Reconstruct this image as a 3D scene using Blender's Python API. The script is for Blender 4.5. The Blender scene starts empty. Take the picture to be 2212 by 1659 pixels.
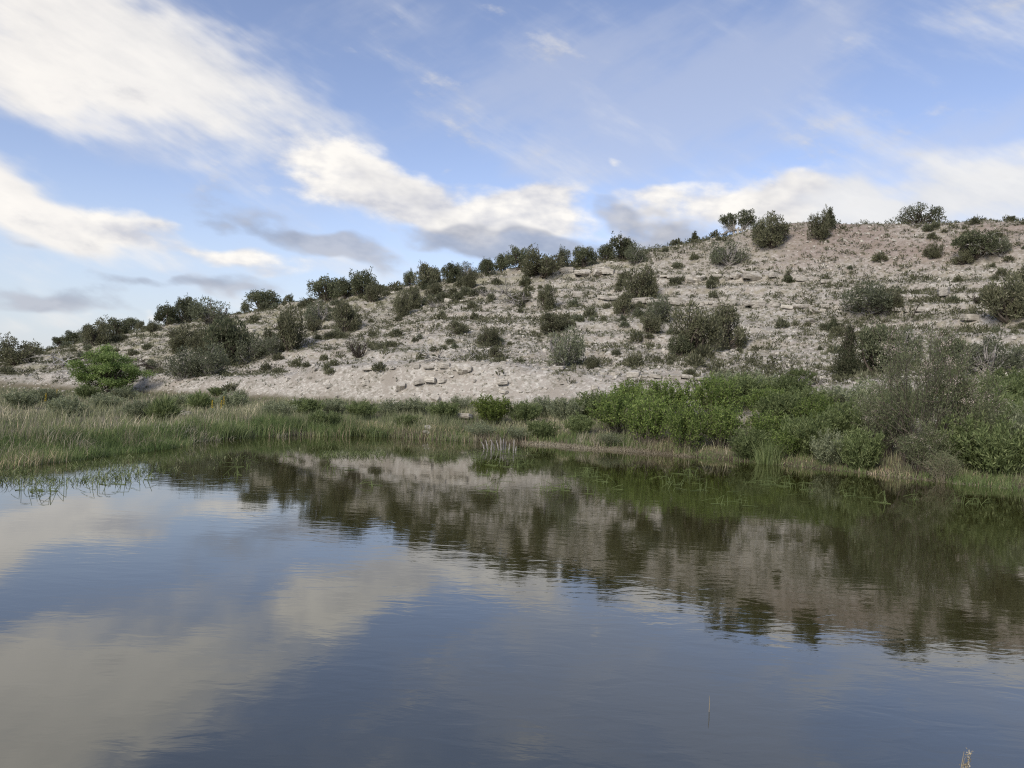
import bpy, math, random
import numpy as np
from mathutils import Vector, Matrix

# ------------------------------------------------------------------ camera
S = bpy.context.scene
FP, CX, HY = 1609.0, 1106.0, 850.0        # focal length, centre and horizon, in units of a 2212 x 1659 picture
CAMZ = 2.2                                # eye above the water
cam = bpy.data.cameras.new('camera')
cam_o = bpy.data.objects.new('camera', cam)
S.collection.objects.link(cam_o)
cam.sensor_fit = 'HORIZONTAL'
cam.sensor_width = 36.0
cam.lens = 36.0 * FP / 2212.0
cam.shift_y = (HY - 829.5) / 2212.0


def level(px, py):
    """view coordinates after taking the camera's tip out"""
    c, s = math.cos(ROLL), math.sin(ROLL)
    dx, dy = px - CX, py - HY
    return CX + dx * c + dy * s, HY - dx * s + dy * c


cam.clip_start, cam.clip_end = 0.05, 20000
cam_o.location = (0, 0, CAMZ)
ROLL = math.radians(2.2)                  # the picture was taken with the camera tipped a little
cam_o.rotation_euler = (math.radians(90), -ROLL, 0)
S.camera = cam_o

# ------------------------------------------------------------------ exposure and render
S.view_settings.view_transform = 'Standard'
S.view_settings.look = 'None'
S.view_settings.exposure = 0.28
S.view_settings.gamma = 1.0
S.render.engine = 'CYCLES'
S.cycles.max_bounces = 6
S.cycles.diffuse_bounces = 3
S.cycles.glossy_bounces = 3
S.cycles.transmission_bounces = 3
S.cycles.transparent_max_bounces = 4
S.cycles.use_denoising = False
S.cycles.use_adaptive_sampling = False
S.cycles.filter_width = 1.2
S.cycles.sample_clamp_indirect = 6.0

# ------------------------------------------------------------------ sun and sky
SUN_AZ, SUN_EL = math.radians(-148), math.radians(34)
sun_dir = Vector((math.sin(SUN_AZ) * math.cos(SUN_EL), math.cos(SUN_AZ) * math.cos(SUN_EL), math.sin(SUN_EL)))
sun = bpy.data.lights.new('sun', 'SUN')
sun.energy = 2.7
sun.angle = math.radians(26)
sun.color = (1.0, 0.94, 0.85)
sun_o = bpy.data.objects.new('sun', sun)
S.collection.objects.link(sun_o)
sun_o.rotation_euler = (-sun_dir).to_track_quat('-Z', 'Y').to_euler()
sun_o.location = (-60, 40, 60)

world = bpy.data.worlds.new('World')
S.world = world
world.use_nodes = True


class NT:
    """tiny node-graph helper"""
    def __init__(self, tree):
        self.t = tree
        self.n = tree.nodes
        self.l = tree.links

    def put(self, sock, v):
        if hasattr(v, 'is_output'):
            self.l.new(v, sock)
        else:
            sock.default_value = v

    def math(self, op, a, b=0.0, c=0.0, clamp=False):
        m = self.n.new('ShaderNodeMath')
        m.operation = op
        m.use_clamp = clamp
        for i, v in enumerate((a, b, c)):
            self.put(m.inputs[i], v)
        return m.outputs[0]

    def vmath(self, op, a, b):
        m = self.n.new('ShaderNodeVectorMath')
        m.operation = op
        self.put(m.inputs[0], a)
        self.put(m.inputs[1], b)
        return m.outputs[0]

    def dot(self, a, b):
        m = self.n.new('ShaderNodeVectorMath')
        m.operation = 'DOT_PRODUCT'
        self.put(m.inputs[0], a)
        self.put(m.inputs[1], b)
        return m.outputs['Value']

    def mapping(self, v, loc=(0, 0, 0), rot=(0, 0, 0), scale=(1, 1, 1), kind='POINT'):
        m = self.n.new('ShaderNodeMapping')
        m.vector_type = kind
        self.l.new(v, m.inputs[0])
        m.inputs[1].default_value = loc
        m.inputs[2].default_value = rot
        m.inputs[3].default_value = scale
        return m.outputs[0]

    def noise(self, v, scale, detail=5.0, rough=0.55, dist=0.0, color=False, dim='3D'):
        m = self.n.new('ShaderNodeTexNoise')
        m.noise_dimensions = dim
        if v is not None:
            self.l.new(v, m.inputs['Vector'])
        m.inputs['Scale'].default_value = scale
        m.inputs['Detail'].default_value = detail
        m.inputs['Roughness'].default_value = rough
        m.inputs['Distortion'].default_value = dist
        return m.outputs['Color' if color else 'Fac']

    def voronoi(self, v, scale, out='Distance', feature='F1'):
        m = self.n.new('ShaderNodeTexVoronoi')
        m.feature = feature
        self.l.new(v, m.inputs['Vector'])
        m.inputs['Scale'].default_value = scale
        return m.outputs[out]

    def ramp01(self, v, a, b, smooth=True):
        m = self.n.new('ShaderNodeMapRange')
        m.interpolation_type = 'SMOOTHSTEP' if smooth else 'LINEAR'
        self.put(m.inputs[0], v)
        m.inputs[1].default_value = a
        m.inputs[2].default_value = b
        return m.outputs[0]

    def mix(self, f, a, b):
        m = self.n.new('ShaderNodeMix')
        m.data_type = 'RGBA'
        self.put(m.inputs[0], f)
        for s, v in ((m.inputs[6], a), (m.inputs[7], b)):
            if isinstance(v, tuple):
                s.default_value = v if len(v) == 4 else v + (1,)
            else:
                self.l.new(v, s)
        return m.outputs[2]

    def scale(self, col, k):
        m = self.n.new('ShaderNodeVectorMath')
        m.operation = 'SCALE'
        self.l.new(col, m.inputs[0])
        self.put(m.inputs[3], k)
        return m.outputs[0]

    def ramp(self, v, stops):
        m = self.n.new('ShaderNodeValToRGB')
        self.l.new(v, m.inputs[0])
        e = m.color_ramp.elements
        while len(e) < len(stops):
            e.new(0.5)
        for q, (p, c) in zip(e, stops):
            q.position = p
            q.color = tuple(c) + (1,)
        return m.outputs[0]


def build_world():
    g = NT(world.node_tree)
    g.n.clear()
    out = g.n.new('ShaderNodeOutputWorld')
    bg = g.n.new('ShaderNodeBackground')
    bg.inputs[1].default_value = 0.135
    g.l.new(bg.outputs[0], out.inputs[0])
    sky = g.n.new('ShaderNodeTexSky')
    sky.sky_type = 'NISHITA'
    sky.sun_disc = False
    sky.sun_elevation = SUN_EL
    sky.sun_rotation = SUN_AZ
    sky.air_density = 1.0
    sky.dust_density = 0.25
    sky.ozone_density = 2.2
    tc = g.n.new('ShaderNodeTexCoord')
    d = tc.outputs['Generated']
    sep = g.n.new('ShaderNodeSeparateXYZ')
    g.l.new(d, sep.inputs[0])
    az = g.math('ARCTAN2', sep.outputs[0], sep.outputs[1])
    el = g.math('ARCSINE', sep.outputs[2])
    # ---- noises on the unfolded sky (stereographic about the horizon ahead: no seams)
    iy = g.math('DIVIDE', 2.0, g.math('ADD', sep.outputs[1], 1.0005))
    c2 = g.n.new('ShaderNodeCombineXYZ')
    g.put(c2.inputs[0], g.math('MULTIPLY', sep.outputs[0], iy))
    g.put(c2.inputs[1], g.math('MULTIPLY', sep.outputs[2], iy))
    q = c2.outputs[0]

    def lin(a, b, c, d, ox=0.0, oy=0.0):
        m = g.n.new('ShaderNodeCombineXYZ')
        g.put(m.inputs[0], g.math('ADD', g.dot(q, (a, b, 0)), ox))
        g.put(m.inputs[1], g.math('ADD', g.dot(q, (c, d, 0)), oy))
        return m.outputs[0]

    def turned(deg, sx, sy, ox, oy):
        c, s = math.cos(math.radians(deg)), math.sin(math.radians(deg))
        return lin(c * sx, -s * sx, s * sy, c * sy, ox, oy)
    dn = lin(1, 0.12, 0.0, 2.0)
    warp = g.noise(dn, 4.5, 3, 0.6, color=True, dim='2D')
    warp = g.vmath('SUBTRACT', warp, (0.5, 0.5, 0.5))
    fbm = g.noise(dn, 6.5, 7, 0.6, dim='2D')
    dn2 = lin(1, 0.12, 0.0, 2.0, -0.012, 0.035)
    fbm_lit = g.noise(dn2, 6.5, 4, 0.6, dim='2D')
    wisp = g.noise(turned(27, 2.4, 9.0, 3.1, 1.7), 1.5, 5, 0.58, dim='2D')
    wisp2 = g.noise(turned(-26, 2.6, 8.0, 7.7, 4.2), 1.6, 5, 0.58, dim='2D')
    comb = g.n.new('ShaderNodeCombineXYZ')
    g.put(comb.inputs[0], az)
    g.put(comb.inputs[1], el)
    comb.inputs[2].default_value = 1.0
    p0 = comb.outputs[0]
    p = g.vmath('ADD', p0, g.vmath('MULTIPLY', warp, (0.17, 0.10, 0.0)))

    def blob(acc, x, y, rx, ry, deg, amp, vec):
        x, y = level(x, y)
        deg = deg - 2.2
        u, v = (x - CX) / FP, (HY - y) / FP
        a = math.atan(u)
        e = math.atan(v * math.cos(a))
        k = FP / math.cos(a)
        c, s = math.cos(math.radians(deg)), math.sin(math.radians(deg))
        A = (c * k / rx, -s * k / rx); B = (s * k / ry, c * k / ry)
        qa = g.dot(vec, (A[0], A[1], -(A[0] * a + A[1] * e)))
        qb = g.dot(vec, (B[0], B[1], -(B[0] * a + B[1] * e)))
        r2 = g.math('MULTIPLY_ADD', qa, qa, g.math('MULTIPLY', qb, qb))
        f = g.math('SUBTRACT', 1.0, r2, clamp=True)
        f = g.math('MULTIPLY', f, f)
        return g.math('MULTIPLY_ADD', f, amp, acc)

    def total(blobs, vec):
        s = 0.0
        for b in blobs:
            s = blob(s, *b, vec)
        return s
    # big soft masses: x, y, rx, ry, slope (deg, down to the right), strength
    soft = total([(40, 60, 620, 270, 10, 2.0), (420, 140, 560, 170, 22, 1.5), (250, 240, 460, 110, 10, 0.9), (640, 225, 300, 70, 24, 0.7),
                  (-40, 430, 330, 150, 22, 2.0), (130, 475, 330, 100, 14, 1.3),
                  (2200, 420, 640, 130, -3, 1.9), (1800, 440, 520, 90, -6, 1.4), (1560, 470, 420, 60, -4, 0.9),
                  (840, 450, 420, 90, 12, 0.8), (500, 570, 520, 55, 4, 0.8), (150, 705, 620, 75, 0, 0.9), (820, 590, 300, 60, 0, 0.7)], p)
    puffy = total([(650, 355, 190, 95, 16, 1.5), (800, 400, 340, 100, 14, 1.7), (980, 440, 280, 95, 10, 1.9), (1130, 450, 150, 85, 2, 1.9),
                   (210, 470, 150, 70, 10, 1.3), (300, 500, 120, 55, 6, 1.4), (400, 555, 250, 40, 4, 1.5), (600, 570, 160, 55, 4, 1.7),
                   (1350, 430, 150, 45, 0, 1.8), (1480, 445, 170, 60, 0, 1.8), (1660, 440, 190, 75, 0, 1.8),
                   (1330, 495, 300, 50, 2, 1.5), (180, 670, 100, 50, 4, 1.1), (290, 668, 50, 20, 0, 1.2),
                   (1035, 353, 45, 16, 8, 1.2), (1292, 335, 26, 14, 0, 1.1), (640, 612, 60, 25, 0, 0.9), (850, 545, 160, 40, 10, 1.0)], p)
    grey = total([(600, 490, 260, 70, 14, 1.7), (760, 540, 220, 60, 14, 1.5), (470, 490, 90, 35, 20, 1.0),
                  (1030, 520, 260, 50, 4, 1.8), (1330, 535, 520, 70, 0, 2.0), (1440, 475, 260, 45, 8, 1.4), (1280, 455, 110, 26, 12, 1.0),
                  (370, 632, 300, 32, 2, 1.5), (60, 640, 280, 45, 5, 1.6), (540, 628, 160, 36, 0, 1.0), (20, 540, 120, 26, 8, 0.9)], p)
    cirrus = total([(1350, 230, 560, 200, -10, 1.3), (1650, 150, 480, 220, -30, 1.1), (1150, 120, 500, 200, 10, 0.6),
                    (2150, 270, 480, 120, -12, 0.8), (560, 300, 520, 120, 22, 1.0), (1180, 350, 300, 70, 0, 0.6), (300, 330, 420, 60, 8, 0.7)], p0)
    # outside the view the same mixed sky simply goes on
    side = g.ramp01(g.math('ABSOLUTE', az), 0.66, 1.0)
    high = g.ramp01(el, 0.52, 0.72)
    off = g.math('MAXIMUM', side, high)
    f5 = g.math('SUBTRACT', fbm, 0.5)
    w5 = g.math('SUBTRACT', wisp, 0.5)
    v5 = g.math('SUBTRACT', wisp2, 0.5)

    def dens(base, fluct, lo, hi, bias):
        s = g.math('ADD', base, fluct)
        s = g.math('ADD', s, g.math('MULTIPLY', off, bias))
        return g.ramp01(s, lo, hi)
    a_soft = dens(g.math('MULTIPLY', soft, 0.62), g.math('ADD', g.math('MULTIPLY', w5, 2.3), g.math('MULTIPLY', f5, 0.7)), 0.0, 1.5, 0.3)
    a_puff = dens(g.math('MULTIPLY', puffy, 0.8), g.math('ADD', g.math('MULTIPLY', f5, 3.1), g.math('MULTIPLY', w5, 1.2)), 0.36, 1.65, 0.1)
    a_grey = dens(g.math('MULTIPLY', grey, 0.62), g.math('ADD', g.math('MULTIPLY', f5, 2.2), g.math('MULTIPLY', w5, 1.4)), 0.20, 1.12, 0.1)
    a_cirr = dens(g.math('MULTIPLY', cirrus, 0.75), g.math('ADD', g.math('MULTIPLY', v5, 2.2), g.math('MULTIPLY', w5, 0.9)), 0.0, 1.2, 0.15)
    # relief of the clouds: brighter where the vapour thins towards the light
    lit = g.math('MULTIPLY', g.math('SUBTRACT', fbm, fbm_lit), 3.2)
    lit = g.math('ADD', lit, g.math('MULTIPLY', w5, 0.8))
    lit = g.math('ADD', lit, 0.54, clamp=True)
    # the blue
    blue = g.vmath('MULTIPLY', sky.outputs[0], SKY_TINT)
    k = CLOUD
    c_puff = g.mix(lit, (0.60 * k, 0.61 * k, 0.67 * k), (1.0 * k, 0.965 * k, 0.91 * k))
    warm = g.ramp01(az, -0.1, -0.7)
    ls = g.math('MULTIPLY_ADD', w5, 1.5, g.math('MULTIPLY_ADD', f5, 1.0, 0.52), clamp=True)
    c_soft0 = g.mix(ls, (0.62 * k, 0.645 * k, 0.71 * k), (0.92 * k, 0.91 * k, 0.89 * k))
    c_soft1 = g.mix(ls, (0.72 * k, 0.71 * k, 0.71 * k), (1.05 * k, 1.0 * k, 0.93 * k))
    c_soft = g.mix(warm, c_soft0, c_soft1)
    c_grey = g.mix(lit, (0.30 * k, 0.335 * k, 0.43 * k), (0.50 * k, 0.52 * k, 0.59 * k))
    # pale air near the horizon
    low = g.ramp01(el, 0.26, 0.0)
    col = g.mix(g.math('MULTIPLY', low, 0.8), blue, (0.51 * k, 0.60 * k, 0.71 * k))
    col = g.mix(g.math('MULTIPLY', a_cirr, 0.40), col, (0.56 * k, 0.60 * k, 0.72 * k))
    col = g.mix(g.math('MULTIPLY', a_soft, 0.96), col, c_soft)
    col = g.mix(g.math('MULTIPLY', a_puff, 0.96), col, c_puff)
    col = g.mix(g.math('MULTIPLY', a_grey, 0.8), col, c_grey)
    g.l.new(col, bg.inputs[0])


SKY_TINT = (1.27, 1.05, 1.04)
CLOUD = 6.25
build_world()
world.cycles.sampling_method = 'NONE'

# ------------------------------------------------------------------ numeric helpers
RNG = np.random.default_rng(7)


def _hash(ix, iy, s):
    h = (ix.astype(np.int64) * 374761393 + iy.astype(np.int64) * 668265263 + s * 974711) & 0xFFFFFFFF
    h = ((h ^ (h >> 13)) * 1274126177) & 0xFFFFFFFF
    return ((h ^ (h >> 16)) & 0xFFFF) / 65535.0


def vnoise(x, y, s=0):
    x = np.asarray(x, float); y = np.asarray(y, float)
    ix, iy = np.floor(x), np.floor(y)
    fx, fy = x - ix, y - iy
    fx = fx * fx * fx * (fx * (fx * 6 - 15) + 10); fy = fy * fy * fy * (fy * (fy * 6 - 15) + 10)
    a, b = _hash(ix, iy, s), _hash(ix + 1, iy, s)
    c, d = _hash(ix, iy + 1, s), _hash(ix + 1, iy + 1, s)
    return (a + (b - a) * fx) * (1 - fy) + (c + (d - c) * fx) * fy


def fbm2(x, y, s=0, octv=4, g=0.5):
    t, a, n = 0.0, 1.0, 0.0
    for k in range(octv):
        t = t + a * vnoise(x * 2 ** k + 17.3 * k, y * 2 ** k - 9.1 * k, s + k)
        n += a; a *= g
    return t / n - 0.5


def sstep(x, a, b):
    t = np.clip((x - a) / (b - a), 0, 1)
    return t * t * (3 - 2 * t)


# ------------------------------------------------------------------ the lie of the land
# columns across the view; each row is (distance from the camera, where that ground stands against the horizon)
COLX = np.array([-500, -200, 0, 230, 400, 560, 700, 850, 1000, 1300, 1500, 1700, 1900, 2212, 2500, 2900.])
TOE_Y = np.array([82, 85, 80, 68, 61, 56, 53, 50, 48, 45, 43, 40, 37, 33, 30, 28.])
TOE_P = np.array([840, 838, 838, 850, 853, 862, 867, 870, 872, 864, 857, 848, 840, 828, 822, 820.])
LIP_Y = np.array([90, 90, 86, 73, 65, 59.3, 56, 52.8, 50.5, 48, 47, 45, 43, 39, 36, 34.])
LIP_P = np.array([820, 814, 808, 812, 822, 812, 795, 783, 780, 806, 812, 806, 795, 770, 760, 760.])
MID_Y = np.array([120, 112, 107, 97, 88, 82, 76, 70, 66, 62, 60, 58, 55, 51, 48, 45.])
MID_P = np.array([815, 803, 792, 772, 758, 744, 735, 725, 715, 718, 720, 715, 705, 682, 670, 665.])
UPP_Y = np.array([160, 150, 141, 126, 113, 103, 95, 87, 82, 76, 74, 71, 68, 62, 58, 55.])
UPP_P = np.array([815, 800, 785, 737, 714, 699, 684, 665, 645, 636, 618, 605, 600, 590, 585, 580.])
RID_Y = np.array([200, 190, 176, 153, 136, 123, 114, 105, 100, 93, 88, 83, 77, 70, 64, 60.])
RID_P = np.array([812, 806, 784, 724, 697, 668, 646, 624, 602, 560, 524, 486, 479, 473, 468, 465.])
SHX = np.array([-1500, -700, -200, 0, 200, 400, 560, 750, 900, 1050, 1150, 1300, 1500, 1700, 1850, 1950, 2060, 2212, 2600, 3200.])
SHP = np.array([1120, 1060, 1022, 1008, 988, 964, 949, 947, 954, 964, 967, 979, 995, 1013, 1029, 1040, 1053, 1068, 1110, 1180.])
SHX, SHP = level(SHX, SHP - 7)
SHY = FP * CAMZ / (SHP - HY)
TOE_X, TOE_P = level(COLX, TOE_P)
LIP_X, LIP_P = level(COLX, LIP_P)
MID_X, MID_P = level(COLX, MID_P)
UPP_X, UPP_P = level(COLX, UPP_P)
RID_X, RID_P = level(COLX, RID_P)


def zof(P, Y):
    return CAMZ + (HY - P) / FP * Y


def smooth_interp(px, xs, ys):
    r = 0
    for o in (-60, -30, 0, 30, 60):
        r = r + np.interp(px + o, xs, ys)
    return r / 5


def profile(px):
    XS = (TOE_X, LIP_X, MID_X, UPP_X, RID_X)
    t, l, m, u, r = [smooth_interp(px, x, a) for x, a in zip(XS, (TOE_Y, LIP_Y, MID_Y, UPP_Y, RID_Y))]
    tp, lp, mp, up, rp = [smooth_interp(px, x, a) for x, a in zip(XS, (TOE_P, LIP_P, MID_P, UPP_P, RID_P))]
    sh = smooth_interp(px, SHX, SHY) + 0.8 * fbm2(px / 90.0, px * 0, 5, 3)
    hol = np.interp(px, [250, 400, 640, 760, 1250, 1450], [0, 1, 1, 0.5, 0.5, 0])
    hy = l + 0.34 * (m - l)
    zh = (1 - hol) * (zof(lp, l) + 0.34 * (zof(mp, m) - zof(lp, l))) + hol * zof(lp - 1.0, hy)
    Ys = np.array([sh - 30, sh - 4, sh, sh + 1.3, sh + 0.45 * (t - sh), t, l, hy, m, u, r, r + 12, r + 60, r + 300, r + 9000])
    zt, zr = zof(tp, t), zof(rp, r)
    Z = np.array([0 * sh - 1.0, 0 * sh - 0.75, 0 * sh - 0.02, 0 * sh + 0.30, 0.30 + 0.4 * (zt - 0.3), zt, zof(lp, l), zh, zof(mp, m),
                  zof(up, u), zr, zr + 0.4, np.maximum(zr - 2.5, 1.5), np.maximum(zr - 5, 1.2), np.maximum(zr - 5, 1.2)])
    return Ys, Z, sh


def pchip(Ys, Z, y):
    K = len(Ys)
    h = Ys[1:] - Ys[:-1]
    dl = (Z[1:] - Z[:-1]) / h
    m = np.zeros_like(Z)
    for k in range(1, K - 1):
        a, b = dl[k - 1], dl[k]
        ok = a * b > 0
        m[k] = np.where(ok, 2 * a * b / np.where(ok, a + b, 1), 0)
    out = np.where(y < Ys[0], Z[0], Z[-1])
    for k in range(K - 1):
        s = (y >= Ys[k]) & (y < Ys[k + 1])
        t = (y - Ys[k]) / h[k]
        v = (Z[k] * (1 + 2 * t) * (1 - t) ** 2 + m[k] * h[k] * t * (1 - t) ** 2
             + Z[k + 1] * t * t * (3 - 2 * t) + m[k + 1] * h[k] * t * t * (t - 1))
        out = np.where(s, v, out)
    return out


def ground_z(X, Y):
    X = np.asarray(X, float); Y = np.asarray(Y, float)
    r = np.hypot(X, Y)
    th = np.arctan2(X, Y)
    tc = np.clip(th, -0.92, 0.92)
    px = CX + FP * np.tan(tc)
    D = r * np.cos(tc)
    Ys, Z, sh = profile(px)
    z = pchip(Ys, Z, D)
    toe, rid = Ys[5], Ys[10]
    on = sstep(D, toe - 1, toe + 6) * (1 - 0.75 * sstep(D, rid - 6, rid + 4))
    bench = sstep(D, sh + 0.6, sh + 3)
    # runnels down the slope, broken shelves of rock, small lumps
    run = 0.5 - np.abs(fbm2(X / 7.5 + 0.03 * D, D / 30.0, 21, 3)) * 2
    z = z - on * 0.55 * np.clip(run, 0, 1) * 1.5 + on * 0.9 * fbm2(X / 14, Y / 14, 31, 4) + on * 0.22 * fbm2(X / 1.6, Y / 1.6, 51, 3)
    shelf = fbm2(X / 9, Y / 9, 61, 3) * 1.0
    q = (z + shelf) / 1.55
    fq = q - np.floor(q)
    z = z + on * 0.55 * (sstep(fq, 0.0, 0.16) - fq) * sstep(fbm2(X / 12, Y / 12, 77, 2), -0.12, 0.1)
    z = z + bench * 0.16 * fbm2(X / 2.2, Y / 2.2, 41, 3)
    # away from the view the ground settles to a flat
    flat = 0.75 + 0.3 * fbm2(X / 6, Y / 6, 71, 3)
    w = sstep(np.abs(th), 1.15, 1.75)
    z = z * (1 - w) + np.where(r > 2, flat, flat) * w
    # the near bank under the photographer
    t = 2.9 + 0.5 * fbm2(X / 2.0, X * 0, 81, 3) - Y
    bank = np.clip(t * 0.62, -1.2, 0.58)
    nb = sstep(np.abs(X), 60, 30) * (np.abs(th) < 1.8)
    z = np.where((Y < 6) & (np.abs(X) < 40) & (r < 45), np.where(t > -1.5, np.maximum(np.where(np.abs(th) > 1.5, np.minimum(z, 0.58), z), bank), z), z)
    return z


def make_mesh(name, V, faces, mats=(), attr=None, smooth=False, midx=None):
    """V (n,3); faces: list of int arrays (m,k)"""
    me = bpy.data.meshes.new(name)
    V = np.asarray(V, np.float32)
    me.vertices.add(len(V))
    me.vertices.foreach_set('co', V.ravel())
    faces = [np.asarray(f, np.int32) for f in faces if len(f)]
    lv = np.concatenate([f.ravel() for f in faces])
    tot = np.concatenate([np.full(len(f), f.shape[1], np.int32) for f in faces])
    st = np.concatenate([[0], np.cumsum(tot)[:-1]]).astype(np.int32)
    me.loops.add(len(lv))
    me.loops.foreach_set('vertex_index', lv)
    me.polygons.add(len(tot))
    me.polygons.foreach_set('loop_start', st)
    me.polygons.foreach_set('loop_total', tot)
    me.polygons.foreach_set('use_smooth', np.full(len(tot), bool(smooth)))
    if midx is not None:
        me.polygons.foreach_set('material_index', np.asarray(midx, np.int32))
    for m in mats:
        me.materials.append(m)
    if attr is not None:
        a = me.attributes.new('rnd', 'FLOAT', 'FACE')
        a.data.foreach_set('value', np.asarray(attr, np.float32))
    me.update(calc_edges=True)
    return me


def link(name, data, parent=None, **props):
    o = bpy.data.objects.new(name, data)
    S.collection.objects.link(o)
    if parent is not None:
        o.parent = parent
    for k, v in props.items():
        if v:
            o[k] = v
    return o


# ------------------------------------------------------------------ materials
def new_mat(name):
    m = bpy.data.materials.new(name)
    m.use_nodes = True
    m.node_tree.nodes.clear()
    g = NT(m.node_tree)
    out = g.n.new('ShaderNodeOutputMaterial')
    return m, g, out


def principled(g, out, col, rough=0.9, bump=None, bdist=0.05, spec=0.2, bstr=1.0):
    b = g.n.new('ShaderNodeBsdfPrincipled')
    g.put(b.inputs['Base Color'], col if not isinstance(col, tuple) else col + (1,))
    g.put(b.inputs['Roughness'], rough)
    b.inputs['Specular IOR Level'].default_value = spec
    if bump is not None:
        n = g.n.new('ShaderNodeBump')
        n.inputs['Strength'].default_value = bstr
        n.inputs['Distance'].default_value = bdist
        g.l.new(bump, n.inputs['Height'])
        g.l.new(n.outputs[0], b.inputs['Normal'])
    g.l.new(b.outputs[0], out.inputs[0])
    return b


def foliage_mat(name, stops, trans=0.3, var=0.35, tipcol=None):
    m, g, out = new_mat(name)
    at = g.n.new('ShaderNodeAttribute')
    at.attribute_name = 'rnd'
    col = g.ramp(at.outputs['Fac'], stops)
    oi = g.n.new('ShaderNodeObjectInfo')
    geo = g.n.new('ShaderNodeNewGeometry')
    nz = g.noise(geo.outputs['Position'], 0.55, 3, 0.6)
    k = g.math('ADD', g.math('MULTIPLY', oi.outputs['Random'], var), g.math('MULTIPLY', nz, var * 1.6))
    k = g.math('ADD', k, 1.0 - var * 1.3)
    col = g.scale(col, k)
    d = g.n.new('ShaderNodeBsdfDiffuse')
    t = g.n.new('ShaderNodeBsdfTranslucent')
    mx = g.n.new('ShaderNodeMixShader')
    g.l.new(col, d.inputs[0]); g.l.new(col, t.inputs[0])
    mx.inputs[0].default_value = trans
    g.l.new(d.outputs[0], mx.inputs[1]); g.l.new(t.outputs[0], mx.inputs[2])
    g.l.new(mx.outputs[0], out.inputs[0])
    return m


def bark_mat(name, c1, c2):
    m, g, out = new_mat(name)
    tc = g.n.new('ShaderNodeTexCoord')
    v = g.mapping(tc.outputs['Object'], scale=(9, 9, 2.0))
    nz = g.noise(v, 3.0, 5, 0.65)
    col = g.mix(g.ramp01(nz, 0.35, 0.65), c1, c2)
    principled(g, out, col, 0.9, nz, 0.02)
    return m


def ground_material():
    m, g, out = new_mat('pale limestone soil')
    geo = g.n.new('ShaderNodeNewGeometry')
    P = geo.outputs['Position']
    sep = g.n.new('ShaderNodeSeparateXYZ')
    g.l.new(P, sep.inputs[0])
    flatv = g.mapping(P, scale=(1, 1, 1.6))
    big = g.noise(P, 0.09, 4, 0.6)
    mid = g.noise(P, 0.5, 5, 0.65)
    fine = g.noise(P, 5.0, 6, 0.72)
    chips = g.voronoi(flatv, 5.5, 'Color')
    chips2 = g.voronoi(flatv, 2.4, 'Color')
    sc = g.n.new('ShaderNodeSeparateColor')
    g.l.new(chips, sc.inputs[0])
    sc2 = g.n.new('ShaderNodeSeparateColor')
    g.l.new(chips2, sc2.inputs[0])
    soil = g.mix(g.ramp01(mid, 0.35, 0.65), (0.305, 0.272, 0.226), (0.395, 0.358, 0.306))
    pink = g.mix(g.ramp01(big, 0.4, 0.62), soil, (0.355, 0.312, 0.262))
    stone = g.mix(sc.outputs[1], (0.335, 0.31, 0.264), (0.54, 0.505, 0.438))
    rub = g.math('MULTIPLY', g.ramp01(sc.outputs[0], 0.42, 0.62), g.ramp01(mid, 0.34, 0.52))
    col = g.mix(rub, pink, stone)
    dk = g.math('MULTIPLY', g.ramp01(sc2.outputs[2], 0.62, 0.8), g.ramp01(fine, 0.42, 0.6))
    col = g.mix(g.math('MULTIPLY', dk, 0.75), col, (0.17, 0.155, 0.115))
    litter = g.ramp01(g.noise(P, 1.3, 5, 0.7), 0.47, 0.62)
    face = g.ramp01(sep.outputs[2], 3.2, 5.0)          # the cut bluff below stays bare
    col = g.mix(g.math('MULTIPLY', g.math('MULTIPLY', litter, face), 0.62), col, g.mix(fine, (0.19, 0.17, 0.11), (0.33, 0.295, 0.205)))
    # reddish soil high on the slope towards its shoulder
    red = g.math('MULTIPLY', g.ramp01(sep.outputs[2], 13.5, 17.5), g.ramp01(sep.outputs[0], 12, 32))
    red = g.math('MULTIPLY', red, g.ramp01(g.math('ADD', big, g.math('MULTIPLY', mid, 0.4)), 0.45, 0.85))
    col = g.mix(g.math('MULTIPLY', red, 0.65), col, g.mix(fine, (0.15, 0.105, 0.085), (0.30, 0.225, 0.19)))
    # ochre patch
    # straw-coloured turf on the crest
    turf = g.math('MULTIPLY', g.ramp01(sep.outputs[1], 76, 92), g.ramp01(mid, 0.42, 0.6))
    col = g.mix(g.math('MULTIPLY', turf, 0.75), col, g.mix(fine, (0.13, 0.12, 0.06), (0.30, 0.28, 0.17)))
    # damp, weedy soil on the flat beside the pond
    low = g.ramp01(g.math('ADD', sep.outputs[2], g.math('MULTIPLY', mid, 0.8)), 2.15, 1.35)
    col = g.mix(low, col, g.mix(fine, (0.085, 0.075, 0.045), (0.22, 0.19, 0.13)))
    wet = g.ramp01(sep.outputs[2], 0.22, 0.02)
    col = g.mix(wet, col, (0.075, 0.06, 0.04))
    h = g.noise(P, 4.0, 4, 0.75)
    principled(g, out, col, 0.95, h, 0.11, 0.1)
    return m


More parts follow.
